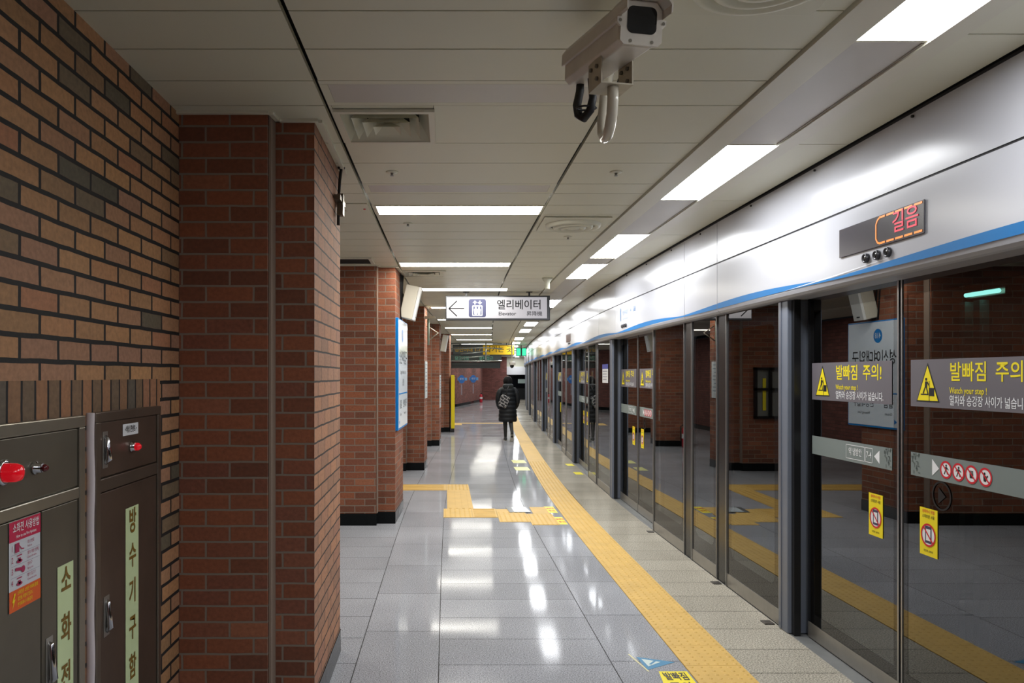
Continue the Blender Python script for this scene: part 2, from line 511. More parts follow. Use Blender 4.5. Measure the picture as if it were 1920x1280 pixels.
while y < YE:
    slab(ce, 1.668, 1.922, y, min(y + 1.17, YE)); y += 1.17
gc = len(ce.f)
for a, b in zip(ys(YB, YE), ys(YB, YE)[1:]):
    ce.face([(-4, a, ZC + .09), (-4, b, ZC + .09), (XS(b) + .3, b, ZC + .09), (XS(a) + .3, a, ZC + .09)])
gr = len(ce.f)
base = len(ce.v); ce.v += cgrey.v
for f in cgrey.f:
    ce.f.append([base + i for i in f]); ce.sm.append(False); ce.tint.append(1)
ceiling = struct(ce.build('ceiling', CEIL, extra=([CEILGAP, INFILL], lambda p: 2 if p.index >= gr else (1 if p.index >= gc else 0))))

# ------------------------------------------------------------------ setting: walls
WX = -1.115
wm = MB()
wm.face([(WX, YB, 1.485), (WX, 3.2, 1.485), (WX, 3.2, ZC), (WX, YB, ZC)])
wm.face([(WX, YB, 0), (WX, 3.2, 0), (WX, 3.2, 1.375), (WX, YB, 1.375)])
wm.face([(WX, 2.98, 1.375), (WX, 3.2, 1.375), (WX, 3.2, 1.485), (WX, 2.98, 1.485)])
ns_ = len(wm.f)
wm.face([(WX, YB, 1.375), (WX, 2.98, 1.375), (WX, 2.98, 1.485), (WX, YB, 1.485)])
nb_ = len(wm.f)
wm.face([(WX - .3, YB, 0), (WX - .3, YB, ZC), (WX - .3, 3.2, ZC), (WX - .3, 3.2, 0)])
wm.face([(WX, 3.2, 0), (WX, 3.2, ZC), (WX - .3, 3.2, ZC), (WX - .3, 3.2, 0)])
struct(wm.build('wall_left', TAN, extra=([SOLD, TAN], lambda p: 0 if p.index < ns_ else (1 if p.index < nb_ else 2))))
ww = MB(); ww.face([(-4, YB, 0), (2.4, YB, 0), (2.4, YB, ZC), (-4, YB, ZC)])
struct(ww.build('wall_back', FAR))
hw = MB()
P = [(-3.55, YB), (-3.55, 30), (-.2, 34.4), (.55, 36.4), (1.3, 39.8), (2.05, 43.8), (2.25, 46.2)]
for (xa, ya), (xb, yb) in zip(P, P[1:]):
    hw.face([(xa, ya, 0), (xb, yb, 0), (xb, yb, ZC), (xa, ya, ZC)])
struct(hw.build('wall_hall', FAR))
eb = MB(); eb.box(2.2, 3.72, 46.2, 46.5, 0, ZC)
struct(eb.build('wall_end', FAR))
ec = MB(); ec.box(3.72, 5.6, 46.9, 47.1, 0, ZC)
struct(ec.build('wall_end_recess', DARKFR))
wb = thing('end_beam_box', 'white boxed beam over the dark doorway at the far end', 'beam', (4.4, 46.7, 1.55))
MB().box(3.73, 5.1, 46.55, 46.88, 1.52, 2.02).build('beam_cladding', WHITE, wb, bevel=.01)
MB().box(3.73, 5.1, 46.62, 46.8, 2.02, ZC).build('hanger_panel', CEIL, wb)
ed = thing('glazed_doorway', 'dark glazed door at the far end of the platform', 'door', (4.4, 46.8, 0))
MB().box(3.76, 5.05, 46.78, 46.88, 0, 1.5).build('door_leaf', DARKFR, ed, bevel=.01)
MB().box(3.9, 4.9, 46.765, 46.775, .7, 1.45).build('pane', BLACKGLOSS, ed)
MB().box(4.45, 4.95, 46.745, 46.76, 1.0, 1.25).build('notice', mat('notice_grey', (150, 166, 160), .5), ed)
# skirting along the hall wall
sk = MB()
for (xa, ya), (xb, yb) in zip(P[1:], P[2:]):
    d = Vector((yb - ya, -(xb - xa), 0)).normalized() * .012
    sk.mesh([(xa, ya, 0), (xb, yb, 0), (xb, yb, .12), (xa, ya, .12), (xa + d.x, ya + d.y, 0), (xb + d.x, yb + d.y, 0), (xb + d.x, yb + d.y, .12), (xa + d.x, ya + d.y, .12)],
            [(4, 5, 6, 7), (3, 7, 6, 2)])
struct(sk.build('baseboard_hall', BLACKG))

# tunnel behind the screens
tn = MB()
TY = ys(YB, YE, 2)
for a, b in zip(TY, TY[1:]):
    A, B = XS(a), XS(b)
    tn.face([(A + 3.6, a, -1.3), (B + 3.6, b, -1.3), (B + 3.6, b, 3.2), (A + 3.6, a, 3.2)])
    tn.face([(A + .26, a, -1.3), (A + 3.6, a, -1.3), (B + 3.6, b, -1.3), (B + .26, b, -1.3)])
    tn.face([(A + .26, a, 3.2), (B + .26, b, 3.2), (B + 3.6, b, 3.2), (A + 3.6, a, 3.2)])
    tn.face([(A + .26, a, -1.3), (B + .26, b, -1.3), (B + .26, b, -.02), (A + .26, a, -.02)])
    tn.face([(A + .3, a, 2.62), (A + .3, a, 3.2), (B + .3, b, 3.2), (B + .3, b, 2.62)])
for yy in (YB, YE):
    tn.face([(2.2, yy, -1.3), (XS(yy) + 3.6, yy, -1.3), (XS(yy) + 3.6, yy, 3.2), (2.2, yy, 3.2)])
struct(tn.build('wall_tunnel', CONC))
tl = thing('tunnel_tube_light', 'blue-green tube light on the tunnel wall seen through the near right door', 'light', (5.46, 7.76, 2.3))
MB().cyl((5.46, 7.52, 2.335), (5.46, 8.0, 2.335), .022, 12).build('tube', TUBEM, tl)
MB().box(5.49, 5.56, 7.48, 8.04, 2.30, 2.37).build('housing', STEELL, tl)
tp = thing('tunnel_conduit_rack', 'pair of pale upright conduits below the tunnel tube light', 'conduit', (5.5, 7.9, -1.29))
CGR = noisy('conduit_green', (150, 176, 166), .5)
for yy in (7.84, 8.06):
    MB().box(5.46, 5.56, yy - .045, yy + .045, -1.29, 2.27).build('conduit', CGR, tp)
MB().box(5.5, 5.57, 7.7, 8.2, 1.55, 1.6).build('crossbar', CGR, tp)

# ------------------------------------------------------------------ brick pillars
def pillar(label, y0, y1, xr0, xr1, xstep, xl, front_w=.10, depth_l=None, side=None, bricks=None):
    """left part front at y0, right part front 0.1 m farther; right face from (xr0, y0+.1) to (xr1, y1)"""
    t = thing('brick_pillar', label, 'pillar', ((xl + xr0) / 2, (y0 + y1) / 2, 0), 'brick pillars along the platform')
    H = ZC
    side = side or RED; bricks = bricks or RED
    zb = .12
    m = MB(); m.mesh([(xl, y0, zb), (xstep, y0, zb), (xstep, y1 - .02, zb), (xl, y1 - .02, zb), (xl, y0, H), (xstep, y0, H), (xstep, y1 - .02, H), (xl, y1 - .02, H)],
                     [(0, 1, 5, 4), (1, 2, 6, 5), (2, 3, 7, 6), (3, 0, 4, 7)])
    m.build('pier', bricks, t)
    yf = y0 + front_w
    q = [(xstep + .012, yf), (xr0, yf), (xr1, y1), (xstep + .012, y1)]
    m = MB(); m.mesh([(x, y, zb) for x, y in q] + [(x, y, H) for x, y in q], [(0, 1, 5, 4), (1, 2, 6, 5), (2, 3, 7, 6), (3, 0, 4, 7)])
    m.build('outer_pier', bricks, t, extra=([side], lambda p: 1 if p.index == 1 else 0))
    MB().box(xstep + .002, xstep + .0115, y0 + .012, y0 + .2, zb, H).build('mortar_joint', mat('joint_mortar', (140, 122, 108), .9), t)
    m = MB(); m.box(xl - .005, xstep + .004, y0 - .006, y1, 0, zb)
    m.build('base', BLACKG, t)
    q = [(xstep + .004, yf - .006), (xr0 + .004, yf - .006), (xr1 + .004, y1 + .004), (xstep + .004, y1 + .004)]
    m = MB(); m.mesh([(x, y, 0) for x, y in q] + [(x, y, zb) for x, y in q], [(0, 1, 5, 4), (1, 2, 6, 5), (2, 3, 7, 6), (3, 0, 4, 7), (4, 5, 6, 7)])
    m.build('skirting', BLACKG, t, extra=([GREYG], lambda p: 1 if p.index == 1 else 0))
    # pale ceiling trim hugging the outline
    m = MB()
    pts = [(xl, y0 - .02), (xstep + .01, y0 - .02), (xstep + .02, yf - .02), (xr0 + .02, yf - .02), (xr1 + .02, y1)]
    for (a, b), (c, d) in zip(pts, pts[1:]):
        dx, dy = c - a, d - b; L = math.hypot(dx, dy); nx, ny = dy / L * .018, -dx / L * .018
        m.mesh([(a, b, H - .012), (c, d, H - .012), (c + nx, d + ny, H - .012), (a + nx, b + ny, H - .012), (a, b, H), (c, d, H), (c + nx, d + ny, H), (a + nx, b + ny, H)],
               [(0, 1, 2, 3), (3, 2, 6, 7), (0, 4, 5, 1), (0, 3, 7, 4), (1, 5, 6, 2)])
    m.build('ceiling_trim', FLANGE, t)
    return t
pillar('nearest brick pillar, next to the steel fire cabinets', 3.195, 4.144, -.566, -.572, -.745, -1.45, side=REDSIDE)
pillar('brick pillar carrying the blue-edged station board', 7.61, 8.5, -.508, -.472, -.69, -1.75)
pillar('third brick pillar from the camera, with a slim white notice', 11.93, 12.6, -.335, -.30, -.62, -1.27)
pillar('fourth brick pillar from the camera, with a white loudspeaker', 16.1, 16.85, -.131, -.10, -.30, -1.1)
pillar('farthest brick pillar, edged by the yellow cabinet', 20.05, 20.8, .105, .145, -.05, -.9)

# ------------------------------------------------------------------ lights
ORD = ['first', 'second', 'third', 'fourth', 'fifth', 'sixth', 'seventh', 'eighth', 'ninth', 'tenth', 'eleventh', 'twelfth', 'thirteenth', 'fourteenth', 'fifteenth', 'sixteenth']
def rect_light(name, label, x0, x1, y0, y1, curve, group, m):
    c = ((x0 + x1) / 2 + (XS((y0 + y1) / 2) - 2 if curve else 0), (y0 + y1) / 2, ZC)
    t = thing(name, label, 'ceiling light', c, group)
    sA, sB = (XS(y0) - 2, XS(y1) - 2)
    P4 = [(x0 + sA, y0), (x1 + sA, y0), (x1 + sB, y1), (x0 + sB, y1)]
    MB().face([(x, y, ZC - .001) for x, y in P4][::-1]).build('diffuser', m, t)
    f = MB(); e = .012
    cx, cy = c[0], c[1]
    out = [(x + (e if x > cx else -e) * (1 if True else 0), y + (e if y > cy else -e)) for x, y in P4]
    for i in range(4):
        j = (i + 1) % 4
        f.mesh([(*P4[i], ZC - .004), (*P4[j], ZC - .004), (*out[j], ZC - .004), (*out[i], ZC - .004), (*P4[i], ZC + .01), (*P4[j], ZC + .01), (*out[j], ZC + .01), (*out[i], ZC + .01)],
               [(0, 3, 2, 1), (0, 1, 5, 4), (3, 7, 6, 2)])
    f.build('frame', FLANGE, t)
for i, yl in enumerate(LROWS):
    d = LDX.get(yl, 0)
    rect_light('ceiling_light', 'long crosswise ceiling light, %s of the middle row counting away from the camera' % ORD[i],
               -.445 + d, .635 + d, yl - LD + .012, yl + LD - .012, True, 'crosswise lights in the middle row', LAMPW)
STRIPL = [(1.36, 2.49), (3.63, 4.75), (5.93, 7.12), (7.52, 8.65), (11.1, 12.3), (13.5, 14.6), (15.8, 16.95), (18.2, 19.5), (22.2, 23.6), (25.3, 26.7), (28.5, 29.8), (32, 33.3), (35.5, 36.8), (39, 40.2), (42.4, 43.6), (44.8, 46)]
for i, (a, b) in enumerate(STRIPL):
    rect_light('strip_light', 'lit panel in the ceiling channel beside the platform screens, %s from the camera' % ORD[i],
               1.335, 1.578, a, b, True, 'lit panels in the ceiling channel', LAMPM)
for k, (xl, yl) in enumerate(((-2.3, 5.8), (-2.3, 10.0), (-2.3, 14.3), (-2.3, 18.5), (-2.3, 22.7), (-1.6, 27.0))):
    rect_light('hall_light', 'long ceiling light of the side hall behind the pillars', xl - .55, xl + .55, yl - .13, yl + .13, False, 'ceiling lights of the side hall', LAMPW)
for a, b in ((-.95, .2), (-3.3, -2.15)):
    rect_light('strip_light', 'lit panel in the ceiling channel above and behind the viewpoint', 1.335, 1.578, a, b, True, 'lit panels out of view', LAMPM)
tr = thing('light_channel', 'long cream ceiling channel holding the lit panels above the platform edge', 'ceiling channel', (1.45, 0, ZC))
m = MB(); bar(m, YB, YE, -.79, -.665, ZC - .012, ZC + .018); m.build('flange', FLANGE, tr)
m = MB(); bar(m, YB, YE, -.422, -.336, ZC - .012, ZC + .018); m.build('flange', FLANGE, tr)
allL = sorted(STRIPL + [(-.95, .2), (-3.3, -2.15)])
prev = YB
for a, b in allL + [(YE, YE)]:
    if a - prev > .1:
        m = MB(); bar(m, prev + .014, a - .014, -.662, -.424, ZC - .002, ZC + .015); m.build('infill_panel', INFILL, tr)
        for o0, o1 in ((-.665, -.657), (-.43, -.422)):
            m = MB(); bar(m, prev + .02, a - .02, o0, o1, ZC - .006, ZC - .001); m.build('edge_trim', KICK, tr)
    prev = b

# round and square air diffusers, sprinklers
def round_diffuser(label, cx, cy, s=.235, r=.2):
    t = thing('air_diffuser', label, 'air diffuser', (cx, cy, ZC - .012))
    MB().box(cx - s, cx + s, cy - s, cy + s, ZC - .012, ZC - .002).build('plate', CEIL, t, bevel=.004)
    m = MB()
    for k, rr in enumerate((r, r * .74, r * .48)):
        m.lathe((cx, cy, ZC - .012), [(rr, 0), (rr - .006, -.02 - .006 * k), (rr - .03, -.026 - .006 * k), (rr - .045, -.012)], n=36, cap=False)
    m.build('ring', CEIL, t)
    MB().lathe((cx, cy, ZC - .012), [(r * .22, 0), (r * .22, -.03), (.005, -.034)], n=24).build('hub', CEIL, t)
round_diffuser('round ceiling air diffuser straight above the near camera end', .87, 2.065)
round_diffuser('round ceiling air diffuser past the first crosswise light', .92, 5.5)
def square_diffuser(label, x0, x1, y0, y1, flat=False):
    cx, cy = (x0 + x1) / 2, (y0 + y1) / 2
    t = thing('ceiling_vent', label, 'air vent', (cx, cy, ZC - .012))
    m = MB()
    up = .012 if flat else .075
    for k in range(4):
        f0, f1 = 1 - .23 * k, max(.08, 1 - .23 * k - (.26 if not flat else .2))
        z0, z1 = ZC - .012 - (0.004 * k), ZC - .012 + (up - .018 * k * (not flat)) - (.0 if not flat else .004)
        hx, hy = (x1 - x0) / 2, (y1 - y0) / 2
        A = [(cx + sx * hx * f0, cy + sy * hy * f0, z0) for sx, sy in ((-1, -1), (1, -1), (1, 1), (-1, 1))]
        B = [(cx + sx * hx * f1, cy + sy * hy * f1, z1) for sx, sy in ((-1, -1), (1, -1), (1, 1), (-1, 1))]
        for i in range(4):
            j = (i + 1) % 4
            m.face([A[i], B[i], B[j], A[j]])
            m.face([A[j], B[j], (B[j][0], B[j][1], B[j][2] + .002), (A[j][0], A[j][1], A[j][2] + .002)])
    m.build('louvres', CEIL, t)
    zn = ZC - .004 if flat else ZC + .07
    MB().box(x0 + .02, x1 - .02, y0 + .02, y1 - .02, zn, zn + .003).build('neck', mat('vent_dark', (20, 20, 18), .9), t)
    m = MB(); e = .025
    m.box(x0 - e, x1 + e, y0 - e, y0, ZC - .015, ZC - .002); m.box(x0 - e, x1 + e, y1, y1 + e, ZC - .015, ZC - .002)
    m.box(x0 - e, x0, y0, y1, ZC - .015, ZC - .002); m.box(x1, x1 + e, y0, y1, ZC - .015, ZC - .002)
    m.build('frame', FLANGE, t)
square_diffuser('large square louvred air vent in the ceiling near the first pillar', -.438, -.07, 3.16, 3.54)
square_diffuser('small square louvred air vent beyond the second crosswise light', -.44, -.02, 8.0, 8.35, True)
vd = thing('return_vent', 'dark ceiling return vent in front of the second pillar', 'air vent', (-.93, 7.28, ZC - .01))
MB().box(-1.25, -.72, 7.12, 7.44, ZC - .008, ZC - .002).build('grille', mat('vent_dark', (20, 20, 18), .9), vd)
m = MB(); m.box(-1.28, -.69, 7.09, 7.12, ZC - .014, ZC - .001); m.box(-1.28, -.69, 7.44, 7.47, ZC - .014, ZC - .001); m.box(-1.28, -1.25, 7.12, 7.44, ZC - .014, ZC - .001); m.box(-.72, -.69, 7.12, 7.44, ZC - .014, ZC - .001)
m.build('frame', FLANGE, vd)
for lab, x, y in (('ceiling sprinkler near the square vent', -.287, 4.11), ('ceiling sprinkler between the cctv camera and the lit channel', .92, 4.11),
                  ('ceiling sprinkler just past the first crosswise light', -.27, 5.5), ('ceiling sprinkler past the farther round diffuser', .97, 6.03)):
    t = thing('sprinkler', lab, 'sprinkler', (x, y, ZC))
    MB().lathe((x, y, ZC), [(.034, 0), (.032, -.005), (.012, -.007)], n=20).build('escutcheon', CEIL, t)
    MB().lathe((x, y, ZC - .008), [(.008, 0), (.006, -.01), (.010, -.013), (.010, -.015)], n=12).build('head', ALU, t)
ap = thing('access_panel', 'cream ceiling access panel with faint lettering by the first pillar', 'access panel', (-.72, 5.05, ZC - .004))
MB().box(-.98, -.5, 4.86, 5.25, ZC - .006, ZC - .001).build('plate', CEIL, ap)
frc = Fr((0, 0, ZC - .006), (1, 0, 0), (0, -1, 0))
text('점검구', .07, mat('faint_ink', (140, 120, 100), .6), ap, 'lettering', frc, -.74, -5.06)
for lx in (-.53,):
    MB().lathe((lx, 5.0, ZC - .006), [(.008, 0), (.008, -.004)], n=10).build('latch', REDP, ap)

# ------------------------------------------------------------------ fascia (screen door header)
HB, HS = 1.935, 2.292
SEAMS = [-4.0, .3, 5.41, 6.16, 8.8, 9.9, 13.2, 17.2, 20.8, 24.8, 28.8, 33, 37, 41, 46.4]
FN = ['behind the viewpoint', 'with the red led display', 'narrow, between the two nearest seams', 'above the second sliding doors', 'narrow, at the second post', 'with small station stickers removed, past the second post',
      'above the third sliding doors', 'above the fourth post', 'fifth from the far seam by the fourth post', 'seventh past the led display', 'eighth past the led display', 'ninth past the led display', 'tenth past the led display', 'farthest, where the platform bends']
FN[5] = 'just past the second post'
for i, (a, b) in enumerate(zip(SEAMS, SEAMS[1:])):
    t = thing('fascia_section', 'white fascia section over the platform screens, ' + FN[i], 'fascia', (XS((a + b) / 2) + .05, (a + b) / 2, HB), 'white fascia sections over the screens')
    g_ = .004
    m = MB(); bar(m, a + g_, b - g_, -.07, .28, HS + .005, ZC - .004); m.build('upper_panel', WHITEP, t)
    m = MB()
    prof = [(-.07, HS - .005), (-.07, HB + .035), (-.062, HB + .016), (-.045, HB + .004), (-.025, HB), (.28, HB), (.28, HS - .005)]
    m.rings([[(XS(y) + o, y, z) for o, z in prof] for y in ys(a + g_, b - g_)], True, False)
    m.build('lower_panel', WHITEP, t)
    m = MB(); bar(m, a, b, -.066, .27, HS - .006, HS + .006); m.build('seam_strip', SEAM, t)
    m = MB(); bar(m, a, b, -.0725, -.068, ZC - .014, ZC - .003); m.build('shadow_strip', SEAM, t)  # solid black strip painting in the shadow line where fascia meets ceiling
    # swooping blue stripe
    m = MB(); mw = MB()
    yy = a + .004
    st = .12
    while yy < b - .01:
        y2 = min(yy + st, b - .004)
        def th(y):
            ph = ((y - 1.35) / 2.45) % 1.0
            lo = 1.972 + .004 * math.sin(ph * 6.28)
            return lo, lo + (.010 + .032 * math.sin(math.pi * ph) ** 1.2)
        (l0, h0), (l1, h1) = th(yy), th(y2)
        o = -.0712
        m.face([(XS(yy) + o, yy, l0), (XS(yy) + o, yy, h0), (XS(y2) + o, y2, h1), (XS(y2) + o, y2, l1)])
        yy = y2
    m.build('blue_stripe', BLUE, t)
    # pale slash across the stripe
    k = math.floor((a - 1.35) / 2.45)
    mw = MB()
    while 1.35 + 2.45 * k < b:
        y0 = 1.35 + 2.45 * k
        s0, s1 = y0 - .55, y0 + .55
        if s0 > a + .01 and s1 < b - .01:
            o = -.0722
            pts = [(s0, 2.012), (y0, 1.992), (s1, 1.976), (y0 + .05, 1.984)]
            MB().face([(XS(y) + o, y, z) for y, z in pts]).build('white_slash', WHITE, t)
        k += 1
    m = MB()
    yy = a + .35
    while yy < b - .1 and yy < 14:
        m.cyl((XS(yy) - .07, yy, 2.565), (XS(yy) - .078, yy, 2.565), .006, 8); yy += .83
    if m.f: m.build('rivet', SEAM, t)

# led display over the nearest doors
XF = XS(3) - .07
ld = thing('led_display', 'black led display with orange dashes and red characters on the white fascia', 'led display', (XF, 3.39, 2.07))
MB().box(XF - .006, XF - .0005, 3.06, 3.72, 2.07, 2.206).build('screen', SCREEN, ld, bevel=.0015)
f = Fr((XF - .006, 3.72, 2.07), (0, -1, 0), (0, 0, 1))
m = MB()
for x0, x1 in ((.40, .455), (.465, .52), (.53, .585), (.597, .65), (.345, .39)):
    for y in (.008, .122):
        m.rect(f, x0, y, x1 if x1 != .39 else .39, y + .009)
m.rect(f, .315, .035, .324, .10)
for (xa, ya, xb, yb) in ((.3195, .036, .332, .018), (.332, .018, .35, .0125), (.3195, .1, .332, .118), (.332, .118, .35, .1265)):
    m.line(f, xa, ya, xb, yb, .009)
m.build('dashed_border', LEDORG, ld)
text('길음', .098, LEDRED, ld, 'lettering', f, .535, .076, align='CENTER', sx=1.05, weight=.008)
for i, (yy, lab) in enumerate(((3.485, 'farthest from the camera'), (3.397, 'middle one'), (3.313, 'nearest to the camera'))):
    t = thing('round_sensor', 'small round black sensor under the led display, ' + lab, 'sensor', (XF, yy, 2.034), 'round sensors under the led display')
    MB().lathe((XF, yy, 2.034), [(.022, 0), (.022, .012), (.018, .016), (.015, .011)], axis=(-1, 0, 0), n=24).build('ring', mat('sensor_grey', (70, 70, 74), .3, .5), t)
    MB().lathe((XF - .003, yy, 2.034), [(.016, 0), (.013, .008), (.004, .010)], axis=(-1, 0, 0), n=20).build('lens', BLACKGLOSS, t)
# a second, small display further on and station direction sticker
XF2 = XS(13.1) - .07
l2 = thing('led_display', 'small brown led display on the fascia far along the screens', 'led display', (XF2, 13.1, 2.06))
MB().box(XF2 - .012, XF2 - .001, 12.8, 13.35, 2.07, 2.2).build('screen', mat('led_brown', (86, 52, 44), .4), l2)
MB().box(XF2 - .01, XF2 - .001, 12.9, 13.15, 2.03, 2.05).build('sensor_bar', SEAM, l2)
f = fr_screen(8.55, -.0715, 7.6)
ss = thing('direction_sticker', 'pale station direction lettering on the fascia above the second doors', 'sticker', (f.o.x, 8.2, 2.15))
MB().rect(f, .05, 2.10, .075, 2.24).build('blue_mark', BLUE, ss)
text('성신여대입구', .06, mat('faint_blue_ink', (120, 150, 180), .5), ss, 'lettering', f, .30, 2.18, sx=.9)
text('→', .07, BLUE, ss, 'arrow', f, .55, 2.18)
text('길음', .06, BLUE, ss, 'lettering', f, .72, 2.18)
text('Sungshin Women\'s Univ.', .03, MATS['faint_blue_ink'], ss, 'lettering', f, .3, 2.115)
for k in range(3):
    yy = 8.55 - .16 - k * .09
    t = thing('round_sensor', 'small dark sensor above the second sliding doors, ' + ('farthest', 'middle', 'nearest')[k] + ' of three', 'sensor', (XS(yy) - .07, yy, 2.034), 'round sensors above the second doors')
    MB().lathe((XS(yy) - .0705, yy, 2.036), [(.02, 0), (.02, .012), (.015, .016), (.012, .011)], axis=(-1, 0, 0), n=20).build('ring', MATS['sensor_grey'], t)

# ------------------------------------------------------------------ platform screens
def rrect(x0, y0, x1, y1, r, n=6):
    pts = []
    for cx, cy, a0 in ((x1 - r, y0 + r, -90), (x1 - r, y1 - r, 0), (x0 + r, y1 - r, 90), (x0 + r, y0 + r, 180)):
        for i in range(n + 1):
            a = math.radians(a0 + 90 * i / n)
            pts.append((cx + r * math.cos(a), cy + r * math.sin(a)))
    return pts

def fixed_panel(label, ya, yb):
    """fixed glass screen from far end yb to near end ya"""
    t = thing('glass_screen', label, 'glass screen', (XS((ya + yb) / 2), (ya + yb) / 2, 0), 'fixed glass screens')
    f = fr_screen(yb, 0.0, ya)
    L = (Vector((XS(ya), ya, 0)) - Vector((XS(yb), yb, 0))).length
    H = 1.934
    e = .013
    m = MB(); m.fbox(f, 0, e, 0, H, -.05, .004); m.fbox(f, L - e, L, 0, H, -.05, .004); m.build('edge_profile', ALU, t)
    m = MB(); m.fbox(f, e, L - e, .004, .094, -.04, -.002); m.build('kick_plate', KICK, t)
    x0, x1, y0, y1 = e, L - e, .094, H
    inn = rrect(x0 + .075, y0 + .13, x1 - .075, y1 - .12, .055)
    n = len(inn)
    # printed black border, as a ring between the outer rectangle and the rounded window
    per = []
    for (x, y) in inn:
        cx, cy = (x0 + x1) / 2, (y0 + y1) / 2
        per.append((x, y))
    m = MB()
    corners = [(x1, y0), (x1, y1), (x0, y1), (x0, y0)]
    k = n // 4
    for c in range(4):
        seg = inn[c * k:(c + 1) * k]
        for a, b in zip(seg, seg[1:]):
            m.poly(f, [corners[c], b, a], -.006)
        nx = inn[((c + 1) * k) % n]
        m.poly(f, [corners[c], corners[(c + 1) % 4], nx, seg[-1]], -.006)
    m.build('black_border', FRIT, t)
    m = MB(); m.poly(f, inn, -.006); m.build('pane', GLASS, t)
    m = MB(); m.fbox(f, L * .2, L * .2 + .05, -.0, .012, .0, .02)
    return t, f, L

def mullion(label, ya, yb):
    o = MB(); f = fr_screen(yb, 0, ya); L = abs(yb - ya)
    o.fbox(f, 0.004, L - .004, 0, 1.934, -.05, -.005)
    r = o.build('screen_mullion', mat('mullion_grey', (34, 34, 34), .25, .2), origin=(XS((ya + yb) / 2), (ya + yb) / 2, 0))
    return tag(r, label, 'mullion', 'dark mullions between the fixed glass screens')

def post(label, ya, yb):
    t = thing('screen_post', label, 'post', (XS((ya + yb) / 2) + .05, (ya + yb) / 2, 0), 'blue grey posts of the screens')
    f = fr_screen(yb, 0, ya); L = yb - ya
    MB().fbox(f, .0, L, 0, 1.934, -.115, .012).build('shaft', POST, t, bevel=.006)
    MB().fbox(f, .02, .045, 0.01, 1.93, .012, .017).build('rib', noisy('post_light', (128, 134, 146), .3, .03, 8, metal=.5), t)
    MB().fbox(f, L, L + .035, 0, 1.934, -.05, -.012).build('door_jamb', DARKFR, t)
    return t

def prohibition(mb_red, mb_white, mb_blk, f, x, y, r, kind, l):
    mb_white.disc(f, x, y, r * .95, l, 24)
    mb_red.ring(f, x, y, r * .78, r, l + .0006, 24)
    mb_red.line(f, x - r * .6, y + r * .6, x + r * .6, y - r * .6, r * .17, l + .0008)
    p = lambda pts: mb_blk.poly(f, [(x + a * r, y + b * r) for a, b in pts], l + .0004)
    if kind < 2:
        mb_blk.disc(f, x + .05 * r, y + .48 * r, r * .14, l + .0004, 12)
        p([(-.12, .32), (.2, .32), (.15, -.1), (-.15, -.1)])
        p([(-.15, -.1), (.0, -.1), (-.2, -.55), (-.36, -.5)])
        p([(.02, -.1), (.16, -.1), (.36, -.45), (.22, -.55)])
        p([(.2, .3), (.48, .05), (.4, -.03), (.14, .18)])
        if kind: p([(-.12, .3), (-.45, .1), (-.4, .0), (-.1, .18)])
    elif kind == 2:
        p([(-.25, -.4), (.22, -.4), (.3, .05), (-.3, .05)])
        for q in range(4):
            p([(-.3 + q * .15, .05), (-.19 + q * .15, .05), (-.19 + q * .15, .42), (-.3 + q * .15, .42)])
    else:
        mb_blk.disc(f, x - .1 * r, y + .35 * r, r * .15, l + .0004, 12)
        p([(-.3, .18), (.05, .18), (.3, -.1), (.1, -.5), (-.25, -.45)])
        mb_blk.disc(f, x + .3 * r, y + .1 * r, r * .12, l + .0004, 12)

